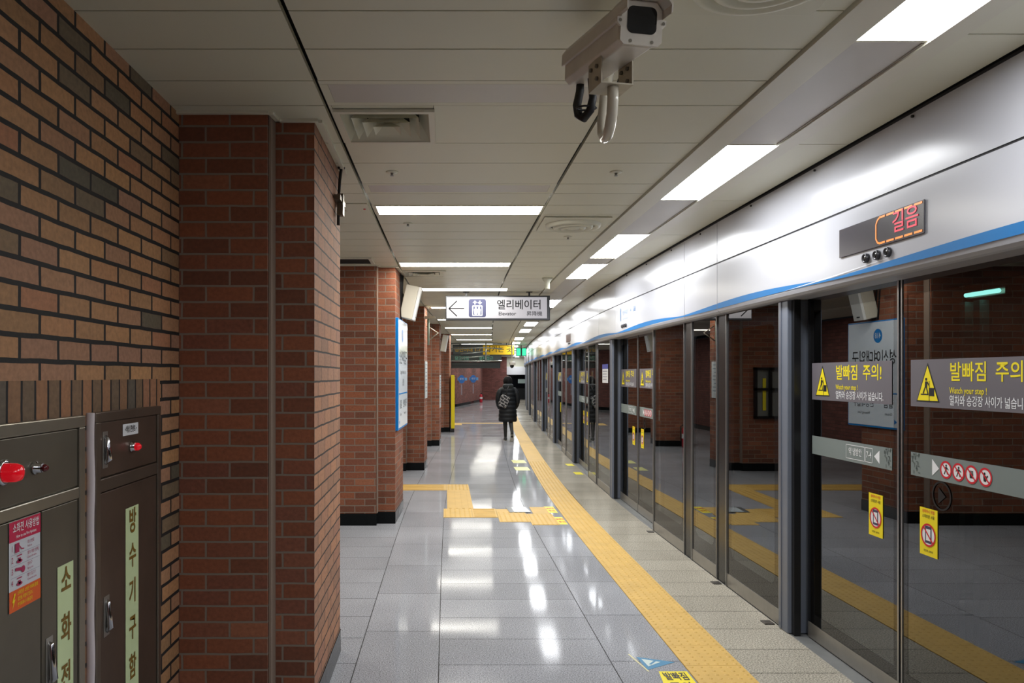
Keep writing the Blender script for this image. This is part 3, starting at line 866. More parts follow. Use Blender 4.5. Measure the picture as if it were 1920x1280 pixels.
def door_leaf(label, ya, yb, side, detail=2):
    """sliding leaf; side 'far' or 'near' of its pair; detail 2 full prints, 1 simpler, 0 band only"""
    OFF = .088
    t = thing('sliding_door', label, 'sliding door', (XS((ya + yb) / 2) + OFF, (ya + yb) / 2, 0), 'sliding glass doors of the platform screens')
    f = fr_screen(yb, OFF, ya)
    L = (Vector((XS(ya), ya, 0)) - Vector((XS(yb), yb, 0))).length
    H = 1.96
    s0, s1 = (.075, .05) if side == 'far' else (.05, .075)
    m = MB(); m.fbox(f, .004, s0, .092, H, -.035, .0); m.fbox(f, L - s1, L - .004, .092, H, -.035, .0)
    m.fbox(f, s0, L - s1, .092, .15, -.035, .0); m.fbox(f, s0, L - s1, H - .1, H, -.035, .0)
    m.build('frame', FRIT, t)
    MB().rect(f, s0, .15, L - s1, H - .1, -.001).build('pane', GLASS, t)
    MB().fbox(f, .004, L - .004, .004, .09, -.034, .002).build('kick_plate', KICK, t)
    e0, e1 = (L - .016, L - .004) if side == 'far' else (.004, .014)
    MB().fbox(f, e0, e1, .092, H, -.03, .004).build('edge_profile', ALU, t)
    # warning band
    A, B = .055, L - .06 if side == 'far' else L - .03
    if side == 'near': A = .075
    z0, z1 = 1.362, 1.568
    st = MB().rect(f, A, z0, B, z1, .0015).build('warning_sticker', GREYST, t)
    cx, w_, zb_, h_ = A + .12, .07, z0 + .028, .15
    MB().poly(f, [(cx - w_ * 1.12, zb_ - .006), (cx + w_ * 1.12, zb_ - .006), (cx, zb_ + h_ * 1.09)], .0022).build('triangle_edge', BLACK, st)
    MB().poly(f, [(cx - w_, zb_), (cx + w_, zb_), (cx, zb_ + h_)], .0028).build('warning_triangle', YELLOW, st)
    if detail > 0:
        m = MB()
        m.disc(f, cx - .008, zb_ + .092, .007, .0034, 12)
        m.poly(f, [(cx - .016, zb_ + .083), (cx + .002, zb_ + .083), (cx - .002, zb_ + .055), (cx - .018, zb_ + .055)], .0034)
        m.line(f, cx - .016, zb_ + .056, cx - .03, zb_ + .03, .007, .0034); m.line(f, cx - .006, zb_ + .056, cx + .004, zb_ + .028, .007, .0034)
        m.line(f, cx, zb_ + .08, cx + .014, zb_ + .06, .005, .0034)
        m.rect(f, cx - .045, zb_ + .024, cx + .008, zb_ + .029, .0034)
        m.rect(f, cx + .014, zb_ + .02, cx + .046, zb_ + .055, .0034)
        m.rect(f, cx + .010, zb_ + .0, cx + .014, zb_ + .085, .0034)
        m.build('pictogram', BLACK, st)
    tx = A + .262
    text('발빠짐', .084, YELLOW, st, 'lettering', f, tx, 1.508, .0026, 'LEFT', sx=.96, weight=.012)
    text('주의!', .084, YELLOW, st, 'lettering', f, tx + .262, 1.508, .0026, 'LEFT', sx=.96, weight=.012)
    text('Watch your step !', .036, YELLOW, st, 'lettering', f, tx, 1.436, .0026, 'LEFT', sx=.82, weight=.012)
    text('열차와 승강장 사이가 넓습니다.', .046, WHITE, st, 'lettering', f, tx, 1.393, .0026, 'LEFT', sx=.74, weight=.008)
    # etched band
    bd = MB().rect(f, A, 1.055, B + .0, 1.158, .001).build('etched_band', FROST, t)
    if detail > 0:
        m = MB(); rr = random.Random(3)
        xs_ = (B - .07, B) if side == 'far' else (A, A + .07)
        for k in range(26):
            x, y = rr.uniform(xs_[0] + .004, xs_[1] - .01), rr.uniform(1.06, 1.15)
            if rr.random() < .5: m.rect(f, x, y, min(x + .014, xs_[1]), y + .003, .002)
            else: m.rect(f, x, y, x + .003, min(y + .016, 1.157), .002)
        m.build('pattern_print', mat('band_print', (70, 80, 78), .5), bd)
        if side == 'far':
            bx = B - .408
            m = MB()
            for x0, x1 in ((bx, bx + .176), (bx + .181, bx + .246)):
                y0, y1 = 1.07, 1.143
                m.rect(f, x0, y0, x1, y0 + .003, .002); m.rect(f, x0, y1 - .003, x1, y1, .002); m.rect(f, x0, y0, x0 + .003, y1, .002); m.rect(f, x1 - .003, y0, x1, y1, .002)
            m.poly(f, [(bx + .26, 1.106), (bx + .306, 1.074), (bx + .306, 1.138)], .002)
            m.build('white_print', WHITE, bd)
            text('약 냉방칸', .042, WHITE, bd, 'lettering', f, bx + .088, 1.107, .0024, sx=.75, weight=.01)
            text('7-4' if detail == 2 else '7-3', .044, WHITE, bd, 'lettering', f, bx + .2135, 1.107, .0024, sx=.8, weight=.01)
        else:
            MB().poly(f, [(A + .15, 1.07), (A + .196, 1.105), (A + .15, 1.142)], .002).build('white_print', WHITE, bd)
            for q in range(4):
                a, b, c = MB(), MB(), MB()
                prohibition(a, b, c, f, A + .24 + q * .077, 1.106, .037, q, .002)
                b.build('prohibition_disc', WHITE, bd); c.build('pictogram', BLACK, bd); a.build('prohibition_ring', REDP, bd)
    # yellow "no phone" sticker
    sx_ = L - .255 if side == 'far' else .14
    y0, y1 = .72, .925
    ys_ = MB().rect(f, sx_, y0, sx_ + .12, y1, .0015).build('yellow_sticker', YELLOW, t)
    if detail > 0:
        c = sx_ + .06
        MB().disc(f, c, y0 + .09, .044, .0022, 26).build('white_disc', WHITE, ys_)
        m = MB(); m.poly(f, [(c - .022, y0 + .055), (c + .022, y0 + .055), (c + .022, y0 + .128), (c - .022, y0 + .128)], .0026); m.build('phone_print', mat('phone_blue', (60, 60, 90), .4), ys_)
        m = MB(); m.poly(f, [(c - .015, y0 + .066), (c + .015, y0 + .066), (c + .015, y0 + .116), (c - .015, y0 + .116)], .003); m.build('phone_screen', WHITE, ys_)
        m = MB(); m.ring(f, c, y0 + .09, .042, .05, .0034); m.line(f, c - .032, y0 + .122, c + .032, y0 + .058, .007, .0036); m.build('prohibition_ring', REDP, ys_)
        text('스마트폰 사용', .017, BLACK, ys_, 'lettering', f, c, y0 + .168, .0024, sx=.85, weight=.01)
        text('승하차시 위험', .017, REDP, ys_, 'lettering', f, c, y0 + .19, .0024, sx=.85, weight=.01)
        text('안전한 승하차', .011, BLACK, ys_, 'lettering', f, c, y0 + .02, .0024, weight=.01)
    if side == 'near':
        m = MB(); m.ring(f, .285, .992, .054, .062, .002, 36)
        m.poly(f, [(.265, .957), (.312, .992), (.265, 1.027)], .002)
        m.build('arrow_ring', mat('arrow_black', (12, 12, 14), .4), t)
    return t, f, L

# nearest bay
door_leaf('nearest sliding glass door whose band shows the prohibition signs', 2.60, 3.488, 'near')
door_leaf('sliding glass door with the white car number 7-4 on its etched band', 3.496, 4.385, 'far')
post('blue-grey screen post beside the nearest sliding doors', 4.425, 4.545)
fixed_panel('wide fixed glass screen beside the nearest blue-grey post', 4.55, 5.43)
mullion('mullion at the far end of the nearest wide fixed screen', 5.43, 5.61)
fixed_panel('narrow fixed glass screen between two dark mullions', 5.61, 6.20)
mullion('mullion past the narrow fixed screen', 6.20, 6.385)
fixed_panel('wide fixed glass screen before the second sliding doors', 6.385, 7.37)
door_leaf('near leaf of the second pair of sliding glass doors', 7.42, 8.34, 'near', 1)
door_leaf('far leaf of the second pair of sliding glass doors', 8.35, 9.27, 'far', 1)
post('second blue-grey screen post from the camera', 9.29, 9.42)
# behind the viewpoint
fixed_panel('fixed glass screen at the edge of the view past the nearest doors', 1.55, 2.53)
mullion('mullion behind the nearest doors', 1.40, 1.55)
fixed_panel('fixed glass screen level with the viewpoint', .4, 1.40)
POSTY = [13.05, 16.85, 20.45, 24.6, 28.7, 32.8, 36.9, 41.0]
prev = 9.42
NTH = ['third', 'fourth', 'fifth', 'sixth', 'seventh', 'eighth', 'ninth', 'tenth']
for i, py in enumerate(POSTY):
    n = NTH[i]
    D = 1.72
    d0, d1 = py - .02 - D, py - .02
    free = d0 - prev
    mid = prev + .03 + (free - .1) * .55
    fixed_panel('fixed glass screen just past the post before the %s pair of doors' % n, prev + .005, mid)
    mullion('mullion before the %s pair of doors' % n, mid, mid + .09)
    fixed_panel('fixed glass screen right before the %s pair of doors' % n, mid + .09, d0 - .03)
    door_leaf('near leaf of the %s pair of sliding doors along the platform' % n, d0, d0 + D / 2 - .005, 'near', 1 if i == 0 else 0)
    door_leaf('far leaf of the %s pair of sliding doors along the platform' % n, d0 + D / 2 + .005, d1, 'far', 1 if i == 0 else 0)
    post('blue-grey screen post at the far side of the %s pair of doors' % n, py, py + .13)
    prev = py + .13
fixed_panel('last fixed glass screen where the platform ends', prev + .01, 42.5)
m = MB(); bar(m, YB, YE, 0.0, .26, -.06, -.003); o = m.build('door_sill', noisy('sill_grey', (110, 112, 112), .5, .1, 10), origin=(2.1, 0, -.06))
tag(o, 'grey threshold strip under the screens along the platform edge', 'threshold')
# small floor anchors
for i, (yy, lab) in enumerate(((4.62, 'by the nearest post'), (5.5, 'by the first mullion'), (7.3, 'before the second doors'))):
    x = XS(yy) - .045
    m = MB(); m.box(x - .03, x + .03, yy - .035, yy + .035, .0, .006)
    tag(m.build('floor_anchor', mat('anchor', (70, 66, 62), .4, .5), origin=(x, yy, 0), bevel=.002), 'small dark anchor plate on the floor ' + lab, 'anchor plate', 'anchor plates at the foot of the screens')
# poster stuck on the screen past the second post
f = fr_screen(10.05, .006, 9.5)
po = thing('screen_poster', 'white paper poster with a blue top on the glass past the second post', 'poster', (f.o.x, 9.8, 1.4))
MB().rect(f, .02, 1.40, .43, 1.64, .003).build('sheet', WHITE, po)
MB().rect(f, .02, 1.58, .43, 1.64, .004).build('blue_heading', mat('poster_navy', (70, 80, 170), .4), po)
m = MB()
for k in range(4): m.rect(f, .06, 1.545 - k * .035, .38 - .05 * (k % 2), 1.553 - k * .035, .004)
m.build('print_lines', mat('ink_grey', (130, 130, 150), .5), po)

# ------------------------------------------------------------------ tactile paving
def domes(mb, fr, x0, y0, x1, y1, p=.05, r=.012, h=.0035):
    nx, ny = max(1, round((x1 - x0) / p)), max(1, round((y1 - y0) / p))
    for i in range(nx):
        for j in range(ny):
            cx, cy = x0 + (i + .5) * (x1 - x0) / nx, y0 + (j + .5) * (y1 - y0) / ny
            A = [fr(cx + r * math.cos(k * math.pi / 4), cy + r * math.sin(k * math.pi / 4), 0) for k in range(8)]
            B = [fr(cx + r * .55 * math.cos(k * math.pi / 4), cy + r * .55 * math.sin(k * math.pi / 4), h) for k in range(8)]
            mb.rings([A, B], False); mb.face(B)
TZ = .004
tp_ = thing('tactile_strip', 'long yellow dotted tactile strip running beside the platform screens', 'tactile paving', (1.385, 4, 0))
m = MB(); yy = -1.0
while yy < 44:
    L = .29 if yy < 14 else 1.16
    a, b = yy + .0012, yy + L - .0012
    m.mesh([(XS(a) - .762, a, TZ), (XS(a) - .468, a, TZ), (XS(b) - .468, b, TZ), (XS(b) - .762, b, TZ),
            (XS(a) - .764, a, 0), (XS(a) - .466, a, 0), (XS(b) - .466, b, 0), (XS(b) - .764, b, 0)], [(0, 1, 2, 3), (4, 5, 1, 0), (5, 6, 2, 1), (6, 7, 3, 2), (7, 4, 0, 3)])
    yy += L
# the strip turns across the platform at the end
m.box(3.0, XS(44) - .47, 43.9, 44.2, 0, TZ)
yy = -1.0 + .29 * 15
while yy < 13.2:
    domes(m, lambda x, y, h: Vector((XS(y) - .762 + x, y, TZ + h)), .0, yy, .294, yy + .29)
    yy += .29
m.build('paving', TACT, tp_)
tb = thing('tactile_path', 'yellow ribbed tactile path that zigzags from the second pillar to the strip', 'tactile paving', (.3, 9, 0))
m = MB()
R = [(-2.6, .02, 9.92, 10.45), (.02, .315, 8.55, 10.45), (-.02, .29, 8.03, 8.55), (.29, .56, 8.03, 8.55), (.555, .87, 7.78, 8.33), (.56, .71, 8.33, 8.52), (.87, 1.15, 7.63, 8.24), (.95, 1.13, 8.24, 8.65)]
for x0, x1, y0, y1 in R:
    m.box(x0 + .001, x1 - .001, y0 + .001, y1 - .001, 0, TZ)
def ribs(x0, x1, y0, y1, along):
    if along == 'y':
        n = round((x1 - x0) / .075)
        for i in range(n):
            c = x0 + (i + .5) * (x1 - x0) / n; m.box(c - .014, c + .014, y0 + .02, y1 - .02, TZ, TZ + .003)
    else:
        n = round((y1 - y0) / .075)
        for i in range(n):
            c = y0 + (i + .5) * (y1 - y0) / n; m.box(x0 + .02, x1 - .02, c - .014, c + .014, TZ, TZ + .003)
ribs(-2.6, .0, 9.92, 10.45, 'x'); ribs(.02, .315, 8.55, 9.9, 'y'); ribs(.29, .56, 8.03, 8.55, 'x')
for x0, x1, y0, y1 in ((.02, .315, 9.92, 10.45), (-.02, .29, 8.03, 8.55), (.555, .87, 7.78, 8.33), (.87, 1.15, 7.63, 8.24)):
    domes(m, lambda x, y, h: Vector((x, y, TZ + h)), x0, y0, x1, y1)
m.build('paving', TACT, tb)
t2 = MB(); t2.box(.15, 1.95, 23.6, 23.9, 0, TZ); t2.box(.15, .5, 22.9, 23.6, 0, TZ)
tag(t2.build('tactile_path', TACT, origin=(1, 23.7, 0)), 'far yellow tactile path crossing the floor beyond the last pillar', 'tactile paving')

# floor stickers
FF = Fr((0, 0, .0), (1, 0, 0), (0, 1, 0))
def floor_sticker(name, label, quad, m_, cat='floor sticker', z=.0012):
    t = thing(name, label, cat, (sum(q[0] for q in quad) / 4, sum(q[1] for q in quad) / 4, 0))
    MB().face([(x, y, z) for x, y in quad]).build('sheet', m_, t)
    return t
s = floor_sticker('floor_sticker', 'yellow floor sticker with black characters nearest the camera', [(1.02, 3.38), (1.222, 3.38), (1.222, 3.86), (1.08, 3.86)], YELLOW)
text('발빠짐', .105, BLACK, s, 'lettering', FF, 1.148, 3.79, .0022, sx=.42, weight=.02)
text('주의', .12, BLACK, s, 'lettering', FF, 1.145, 3.66, .0022, sx=.5, weight=.02)
t = thing('floor_sticker', 'blue triangular floor marking beside the tactile strip', 'floor sticker', (1.1, 4.0, 0))
MB().poly(FF, [(1.03, 3.88), (1.015, 4.06), (1.20, 3.985)], .0012).build('triangle', mat('floor_blue', (60, 130, 170), .4), t)
MB().poly(FF, [(1.045, 3.925), (1.035, 4.03), (1.125, 3.985)], .002).build('inner_shape', mat('floor_pale', (200, 214, 210), .4), t)
MB().line(FF, 1.06, 3.95, 1.10, 4.0, .012, .0026).build('mark', MATS['floor_blue'], t)
MB().line(FF, .985, 4.1, 1.03, 3.86, .008, .001).build('edge_line', mat('floor_cream', (220, 214, 160), .5), t)
t = floor_sticker('floor_sticker', 'grey and white floor sticker lying over the zigzag tactile path', [(.70, 8.30), (.935, 8.30), (.925, 8.64), (.68, 8.64)], mat('floor_dark', (90, 94, 96), .35), z=.0085)
MB().poly(FF, [(.755, 8.33), (.925, 8.33), (.90, 8.61), (.74, 8.61)], .0095).build('white_print', mat('floor_white', (205, 216, 220), .2), t)
for i, (q, lab) in enumerate((([(1.155, 7.66), (1.232, 7.66), (1.232, 8.06), (1.14, 8.06)], 'nearer of two beside the zigzag path'), ([(1.125, 8.3), (1.228, 8.3), (1.228, 8.7), (1.12, 8.7)], 'farther of two beside the zigzag path'))):
    cx = (q[0][0] + q[1][0]) / 2
    t = floor_sticker('floor_sticker', 'yellow floor sticker, ' + lab, q, YELLOW)
    text('발빠짐', .09, REDP, t, 'lettering', FF, cx, q[0][1] + .27, .0022, sx=.35, weight=.02)
    text('주의', .1, REDP, t, 'lettering', FF, cx, q[0][1] + .12, .0022, sx=.4, weight=.02)
for i, (y0, lab) in enumerate(((12.0, 'nearer'), (13.0, 'farther'))):
    c = XS(y0) - .9
    floor_sticker('floor_sticker', 'pale yellow floor sticker far along the tactile strip, %s one' % lab, [(c - .13, y0), (c + .1, y0), (c + .1, y0 + .45), (c - .13, y0 + .45)], mat('floor_pale_yellow', (214, 214, 130), .4))
for i, (y0, lab) in enumerate(((11.5, 'nearer'), (12.6, 'farther'))):
    c = XS(y0) - .07
    floor_sticker('floor_sticker', 'small lemon floor sticker at the foot of the third doors, %s one' % lab, [(c - .08, y0), (c + .04, y0), (c + .04, y0 + .3), (c - .08, y0 + .3)], LEMON)

# ------------------------------------------------------------------ steel cabinets on the left wall
FW = Fr((WX, 0, 0), (0, 1, 0), (0, 0, 1))          # x = world Y, up = Z, lift = towards the platform
def frame_ring(mb, x0, x1, y0, y1, w_, l0, l1):
    mb.fbox(FW, x0, x1, y1 - w_, y1, l0, l1); mb.fbox(FW, x0, x1, y0, y0 + w_, l0, l1)
    mb.fbox(FW, x0, x0 + w_, y0 + w_, y1 - w_, l0, l1); mb.fbox(FW, x1 - w_, x1, y0 + w_, y1 - w_, l0, l1)
def pull(parent, x, y0, y1, l, w_=.024):
    o = MB().fbox(FW, x - w_, x + w_, y0, y1, l, l + .002).build('handle', KICK, parent, bevel=.004)
    m = MB(); m.tube([FW.p(x, y1 - .016, l), FW.p(x, y1 - .022, l + .006), FW.p(x, (y0 + y1) / 2, l + .010), FW.p(x, y0 + .03, l + .014), FW.p(x, y0 + .016, l)], [.007, .009, .009, .011, .008], 10)
    m.build('grip', CHROME, o)
c1 = thing('hose_cabinet', 'dark steel fire hose cabinet with red beacon and magenta instruction poster', 'cabinet', (WX, 1.75, .12))
X0, X1, ZB, ZT = 1.12, 2.318, .12, 1.378
MB().fbox(FW, X0 + .01, X1 - .01, ZB + .01, ZT - .01, -.005, .008).build('body', STEELD, c1)
m = MB(); frame_ring(m, X0, X1, ZB, ZT, .035, 0, .022); m.fbox(FW, X0 + .035, X1 - .035, 1.132, 1.166, 0, .020); m.build('frame', STEELL, c1, bevel=.003)
up = MB().fbox(FW, X0 + .038, X1 - .038, 1.170, ZT - .038, .006, .016).build('upper_panel', STEELD, c1, bevel=.002)
dr = MB().fbox(FW, X0 + .038, 2.072, ZB + .038, 1.129, .006, .016).build('door', STEELD, c1, bevel=.002)
dr2 = MB().fbox(FW, 2.078, X1 - .038, ZB + .038, 1.129, .006, .016).build('door', STEELD, c1, bevel=.002)
pull(dr2, 2.115, .63, .775, .016, .018)
L_ = .0165
b_ = MB(); b_.lathe(FW.p(1.892, 1.258, .016), [(.023, 0), (.0245, .01), (.0235, .034), (.019, .046), (.007, .051)], axis=(1, 0, 0), n=20)
bk = b_.build('beacon', LITRED, c1)
MB().lathe(FW.p(1.892, 1.258, .0155), [(.033, 0), (.033, .008), (.028, .011)], axis=(1, 0, 0), n=20).build('beacon_base', CHROME, bk)
pl = MB().lathe(FW.p(2.04, 1.252, .016), [(.018, 0), (.018, .006), (.013, .008), (.013, .022)], axis=(1, 0, 0), n=18).build('pilot_lamp', CHROME, c1)
MB().lathe(FW.p(2.04, 1.252, .038), [(.011, 0), (.0105, .008), (.006, .014)], axis=(1, 0, 0), n=16).build('lens', DIMRED, pl)
MB().fbox(FW, X1 - .001, X1 + .012, ZB, ZT, -.001, .006).build('caulk_edge', STEELD, c1)
# poster
po = MB(); po.rect(FW, 1.918, .898, 2.066, 1.127, L_ + .001); ps = po.build('instruction_poster', mat('poster_white', (206, 208, 214), .35), c1)
MB().rect(FW, 1.918, 1.076, 2.066, 1.127, L_ + .002).build('magenta_heading', MAGENTA, ps)
MB().rect(FW, 1.918, .898, 2.066, .952, L_ + .002).build('orange_footer', ORANGE, ps)
text('소화전 사용방법', .026, WHITE, ps, 'lettering', FW, 1.995, 1.108, L_ + .003, sx=.72, weight=.012)
text('How to use Fire Hydrant', .011, WHITE, ps, 'lettering', FW, 1.995, 1.087, L_ + .003, sx=.85, weight=.012)
DP = mat('ink_magenta', (170, 40, 84), .5); IG = mat('ink_grey', (130, 130, 150), .5)
for k in range(4):
    yc = 1.058 - k * .029
    text(str(k + 1), .022, DP, ps, 'lettering', FW, 1.930, yc, L_ + .003, sx=.8)
    m = MB()
    if k == 0:
        m.rect(FW, 1.943, yc - .012, 1.962, yc + .012, L_ + .003)
        m.line(FW, 1.962, yc + .004, 1.972, yc - .006, .003, L_ + .003); m.line(FW, 1.972, yc - .006, 1.984, yc - .008, .003, L_ + .003)
    elif k == 2:
        m.line(FW, 1.944, yc + .004, 1.972, yc, .008, L_ + .003); m.disc(FW, 1.98, yc - .002, .009, L_ + .003, 14)
    else:
        m.disc(FW, 1.963, yc - .007, .013, L_ + .003, 16, .005); m.rect(FW, 1.958, yc - .008, 1.968, yc + .002, L_ + .003); m.line(FW, 1.952, yc + .008, 1.974, yc + .008, .003, L_ + .003)
    m.build('pictogram', DP, ps)
    text(('호스 반출', '밸브 개방 (왼쪽)', '방수구', '밸브 잠그기')[k], .0105, DP, ps, 'lettering', FW, 2.0, yc + .005, L_ + .003, 'LEFT', sx=.8)
    text(('Pull out', 'Open the valve', 'Spray out', 'Close the valve')[k], .008, DP, ps, 'lettering', FW, 2.0, yc - .006, L_ + .003, 'LEFT', sx=.9)
    if k < 3: MB().rect(FW, 1.925, yc - .0155, 2.06, yc - .0148, L_ + .003).build('rule', IG, ps)
MB().poly(FW, [(1.939, .944), (1.929, .922), (1.935, .923), (1.930, .905), (1.944, .929), (1.938, .928), (1.945, .944)], L_ + .003).build('lightning_bolt', YELLOW, ps)
for k, s_ in enumerate(('소화전은 소방관 이외에 절대', '감전될 위험이 있으니', '전기화재시 사용금지')):
    text(s_, .0115, YELLOW, ps, 'lettering', FW, 1.953, .941 - k * .015, L_ + .003, 'LEFT', sx=.72, weight=.01)
gs = MB().rect(FW, 2.158, .2, 2.25, .955, L_ + .001).build('luminous_strip', GREENST, c1)
for s_, z in (('소', .905), ('화', .765), ('전', .625)):
    text(s_, .088, GOLD, gs, 'lettering', FW, 2.206, z, L_ + .0025, sx=.72, weight=.022)

c2 = thing('hose_tool_cabinet', 'narrow dark steel cabinet with a lit red pilot lamp beside the nearest pillar', 'cabinet', (WX, 2.65, .12))
X0, X1, ZT = 2.39, 2.935, 1.382
MB().fbox(FW, X0 + .01, X1 - .01, ZB + .01, ZT - .01, -.005, .008).build('body', mat('bronze_dark', (70, 60, 54), .36, .75), c2)
m = MB(); frame_ring(m, X0, X1, ZB, ZT, .032, 0, .022); m.fbox(FW, X0 + .032, X1 - .032, 1.125, 1.168, 0, .019); m.build('frame', noisy('bronze_frame', (128, 118, 106), .32, .1, 6, metal=.8), c2, bevel=.003)
BRD = noisy('bronze_panel', (108, 92, 80), .4, .15, 5, metal=.7)
u2 = MB().fbox(FW, X0 + .035, X1 - .035, 1.172, ZT - .034, .006, .016).build('upper_door', BRD, c2, bevel=.002)
d2 = MB().fbox(FW, X0 + .035, X1 - .035, ZB + .035, 1.121, .006, .016).build('door', BRD, c2, bevel=.002)
pull(u2, 2.462, 1.20, 1.318, .016, .018)
pull(d2, 2.472, .655, .785, .016, .02)
m = MB(); cz = ZB
m.tube([FW.p(X0 - .012, z, .008 + .0015 * math.sin(z * 23)) for z in [ZB + (ZT - ZB) * i / 24 for i in range(25)]], .0135, 8)
m.build('caulk_bead', CAULK, c2)
nl = MB().rect(FW, 2.595, 1.292, 2.725, 1.332, L_ + .001).build('name_plate', WHITE, c2)
text('• 비상 콘센트 •', .026, BLACK, nl, 'lettering', FW, 2.66, 1.312, L_ + .002, sx=.62, weight=.02)
pl = MB().lathe(FW.p(2.668, 1.25, .016), [(.02, 0), (.02, .006), (.015, .008), (.015, .016)], axis=(1, 0, 0), n=18).build('pilot_lamp', CHROME, c2)
MB().lathe(FW.p(2.668, 1.25, .032), [(.014, 0), (.0135, .01), (.007, .018)], axis=(1, 0, 0), n=16).build('lens', LITRED, pl)
gs = MB().rect(FW, 2.618, .2, 2.728, 1.04, L_ + .001).build('luminous_strip', GREENST, c2)
for s_, z in (('방', .985), ('수', .865), ('기', .738), ('구', .612), ('함', .475)):
    text(s_, .092, GOLD, gs, 'lettering', FW, 2.675, z, L_ + .0025, sx=.72, weight=.022)

# ------------------------------------------------------------------ cctv camera
cc = thing('cctv_camera', 'beige box cctv camera on a hooked ceiling pipe, nearest to the viewpoint', 'cctv camera', (.47, 2.15, 2.18))
Ff, Fb = Vector((.507, 1.98, 2.418)), Vector((.425, 2.38, 2.462))
ax = (Ff - Fb).normalized(); right = ax.cross(Vector((0, 0, 1))).normalized(); upv = right.cross(ax).normalized()
right = -right if right.x < 0 else right
def cl(u, v, w_):            # local: right, up, along (0 = rear, 1 = front)
    return Fb + (Ff - Fb) * w_ + right * u + upv * v
prof = [(-.042, -.06), (.042, -.06), (.058, -.045), (.058, .002), (-.058, .002), (-.058, -.045)]
m = MB(); m.rings([[cl(u * .94, v, w_) for u, v in prof] for w_ in (0.0, .97)], True, False); m.build('housing', BEIGE, cc, bevel=.003)
prof = [(-.062, -.006), (.062, -.006), (.062, .028), (.045, .05), (-.045, .05), (-.062, .028)]
m = MB(); m.rings([[cl(u, v + .004, w_) for u, v in prof] for w_ in (-.03, 1.0)], True, False); m.build('hood', BEIGE, cc, bevel=.003)
prof = [(-.063, .012), (-.063, .034), (-.046, .056), (.046, .056), (.063, .034), (.063, .012)]
inn = [(u * .93, v - .005) for u, v in prof][::-1]
m = MB()
m.rings([[cl(u, v, w_) for u, v in prof + inn] for w_ in (.86, 1.13)], True, False); m.build('sun_visor', BEIGE, cc)
fc = Fr(cl(0, 0, 1.0), right, upv)
if fc.n.dot(ax) < 0: fc.n = -fc.n
outl = [(-.048, -.062), (.048, -.062), (.058, -.052), (.058, -.018), (.068, -.008), (.068, .004), (.056, .006), (.056, .028), (.04, .046), (-.04, .046), (-.056, .028), (-.056, .006), (-.068, .004), (-.068, -.008), (-.058, -.018), (-.058, -.052)]
m = MB(); m.rings([[fc.p(x, y, l) for x, y in outl] for l in (.0, .008)], True, False); m.build('front_plate', noisy('cctv_white', (214, 208, 196), .4, .04, 20), cc)
m = MB(); m.poly(fc, rrect(-.041, -.034, .041, .034, .016), .0088); m.build('lens_window', BLACKGLOSS, cc)
m = MB()
for x, y in ((-.06, -.004), (.06, -.004), (-.03, -.053), (.03, -.053)):
    m.disc(fc, x, y, .0045, .0092, 10)
m.build('screw', STEELD, cc)
# open cube bracket
bc = Vector((.468, 2.16, 2.348)); hs = .04
bx = Vector((right.x, right.y, 0)).normalized(); by = Vector((-bx.y, bx.x, 0))
def cb(u, v, z): return bc + bx * u + by * v + Vector((0, 0, z))
def plate(u0, u1, v0, v1, z0, z1):
    mm.mesh([cb(u, v, z) for z in (z0, z1) for v in (v0, v1) for u in (u0, u1)], [(0, 2, 3, 1), (4, 5, 7, 6), (0, 1, 5, 4), (2, 6, 7, 3), (0, 4, 6, 2), (1, 3, 7, 5)])
mm = MB()
plate(-.048, .048, -.045, .045, .036, .040); plate(-.048, .048, -.045, .045, -.040, -.036); plate(-.048, -.044, -.045, .045, -.036, .036); plate(.044, .048, -.045, .045, -.036, .036)
mm.build('bracket', BEIGED, cc)
m = MB()
for v, z in ((-.02, .015), (.02, .018), (-.02, -.02)):
    m.cyl(cb(-.048, v, z), cb(-.054, v, z), .006, 8); m.cyl(cb(.044, v, z), cb(.038, v, z), .006, 8)
m.build('bolt', STEELD, cc)
pts = [(.470, 2.14, 2.312), (.470, 2.14, 2.27), (.470, 2.152, 2.235), (.470, 2.18, 2.208), (.472, 2.22, 2.197), (.474, 2.27, 2.205), (.478, 2.32, 2.235), (.483, 2.35, 2.28), (.495, 2.375, 2.36), (.545, 2.43, ZC)]
MB().tube(pts, .0155, 14).build('pipe', noisy('pipe_cream', (206, 200, 184), .22, .05, 10), cc)
MB().lathe((.545, 2.43, ZC), [(.05, 0), (.05, -.006), (.02, -.01)], n=24).build('ceiling_flange', BEIGED, cc)
pts = [cl(-.01, -.055, .05), cl(-.01, -.08, .05), (.405, 2.345, 2.33), (.408, 2.335, 2.295), (.42, 2.31, 2.278), (.435, 2.29, 2.295), (.442, 2.285, 2.33), (.44, 2.3, 2.40)]
MB().tube(pts, [.012, .013, .0135, .0135, .0135, .013, .012, .012], 10).build('cable', RUBBER, cc)
MB().tube([(.425 + .03 * math.cos(a), 2.30 + .02 * math.sin(a), 2.305) for a in [i * .628 for i in range(11)]], .003, 6).build('cable_tie', RUBBER, cc)

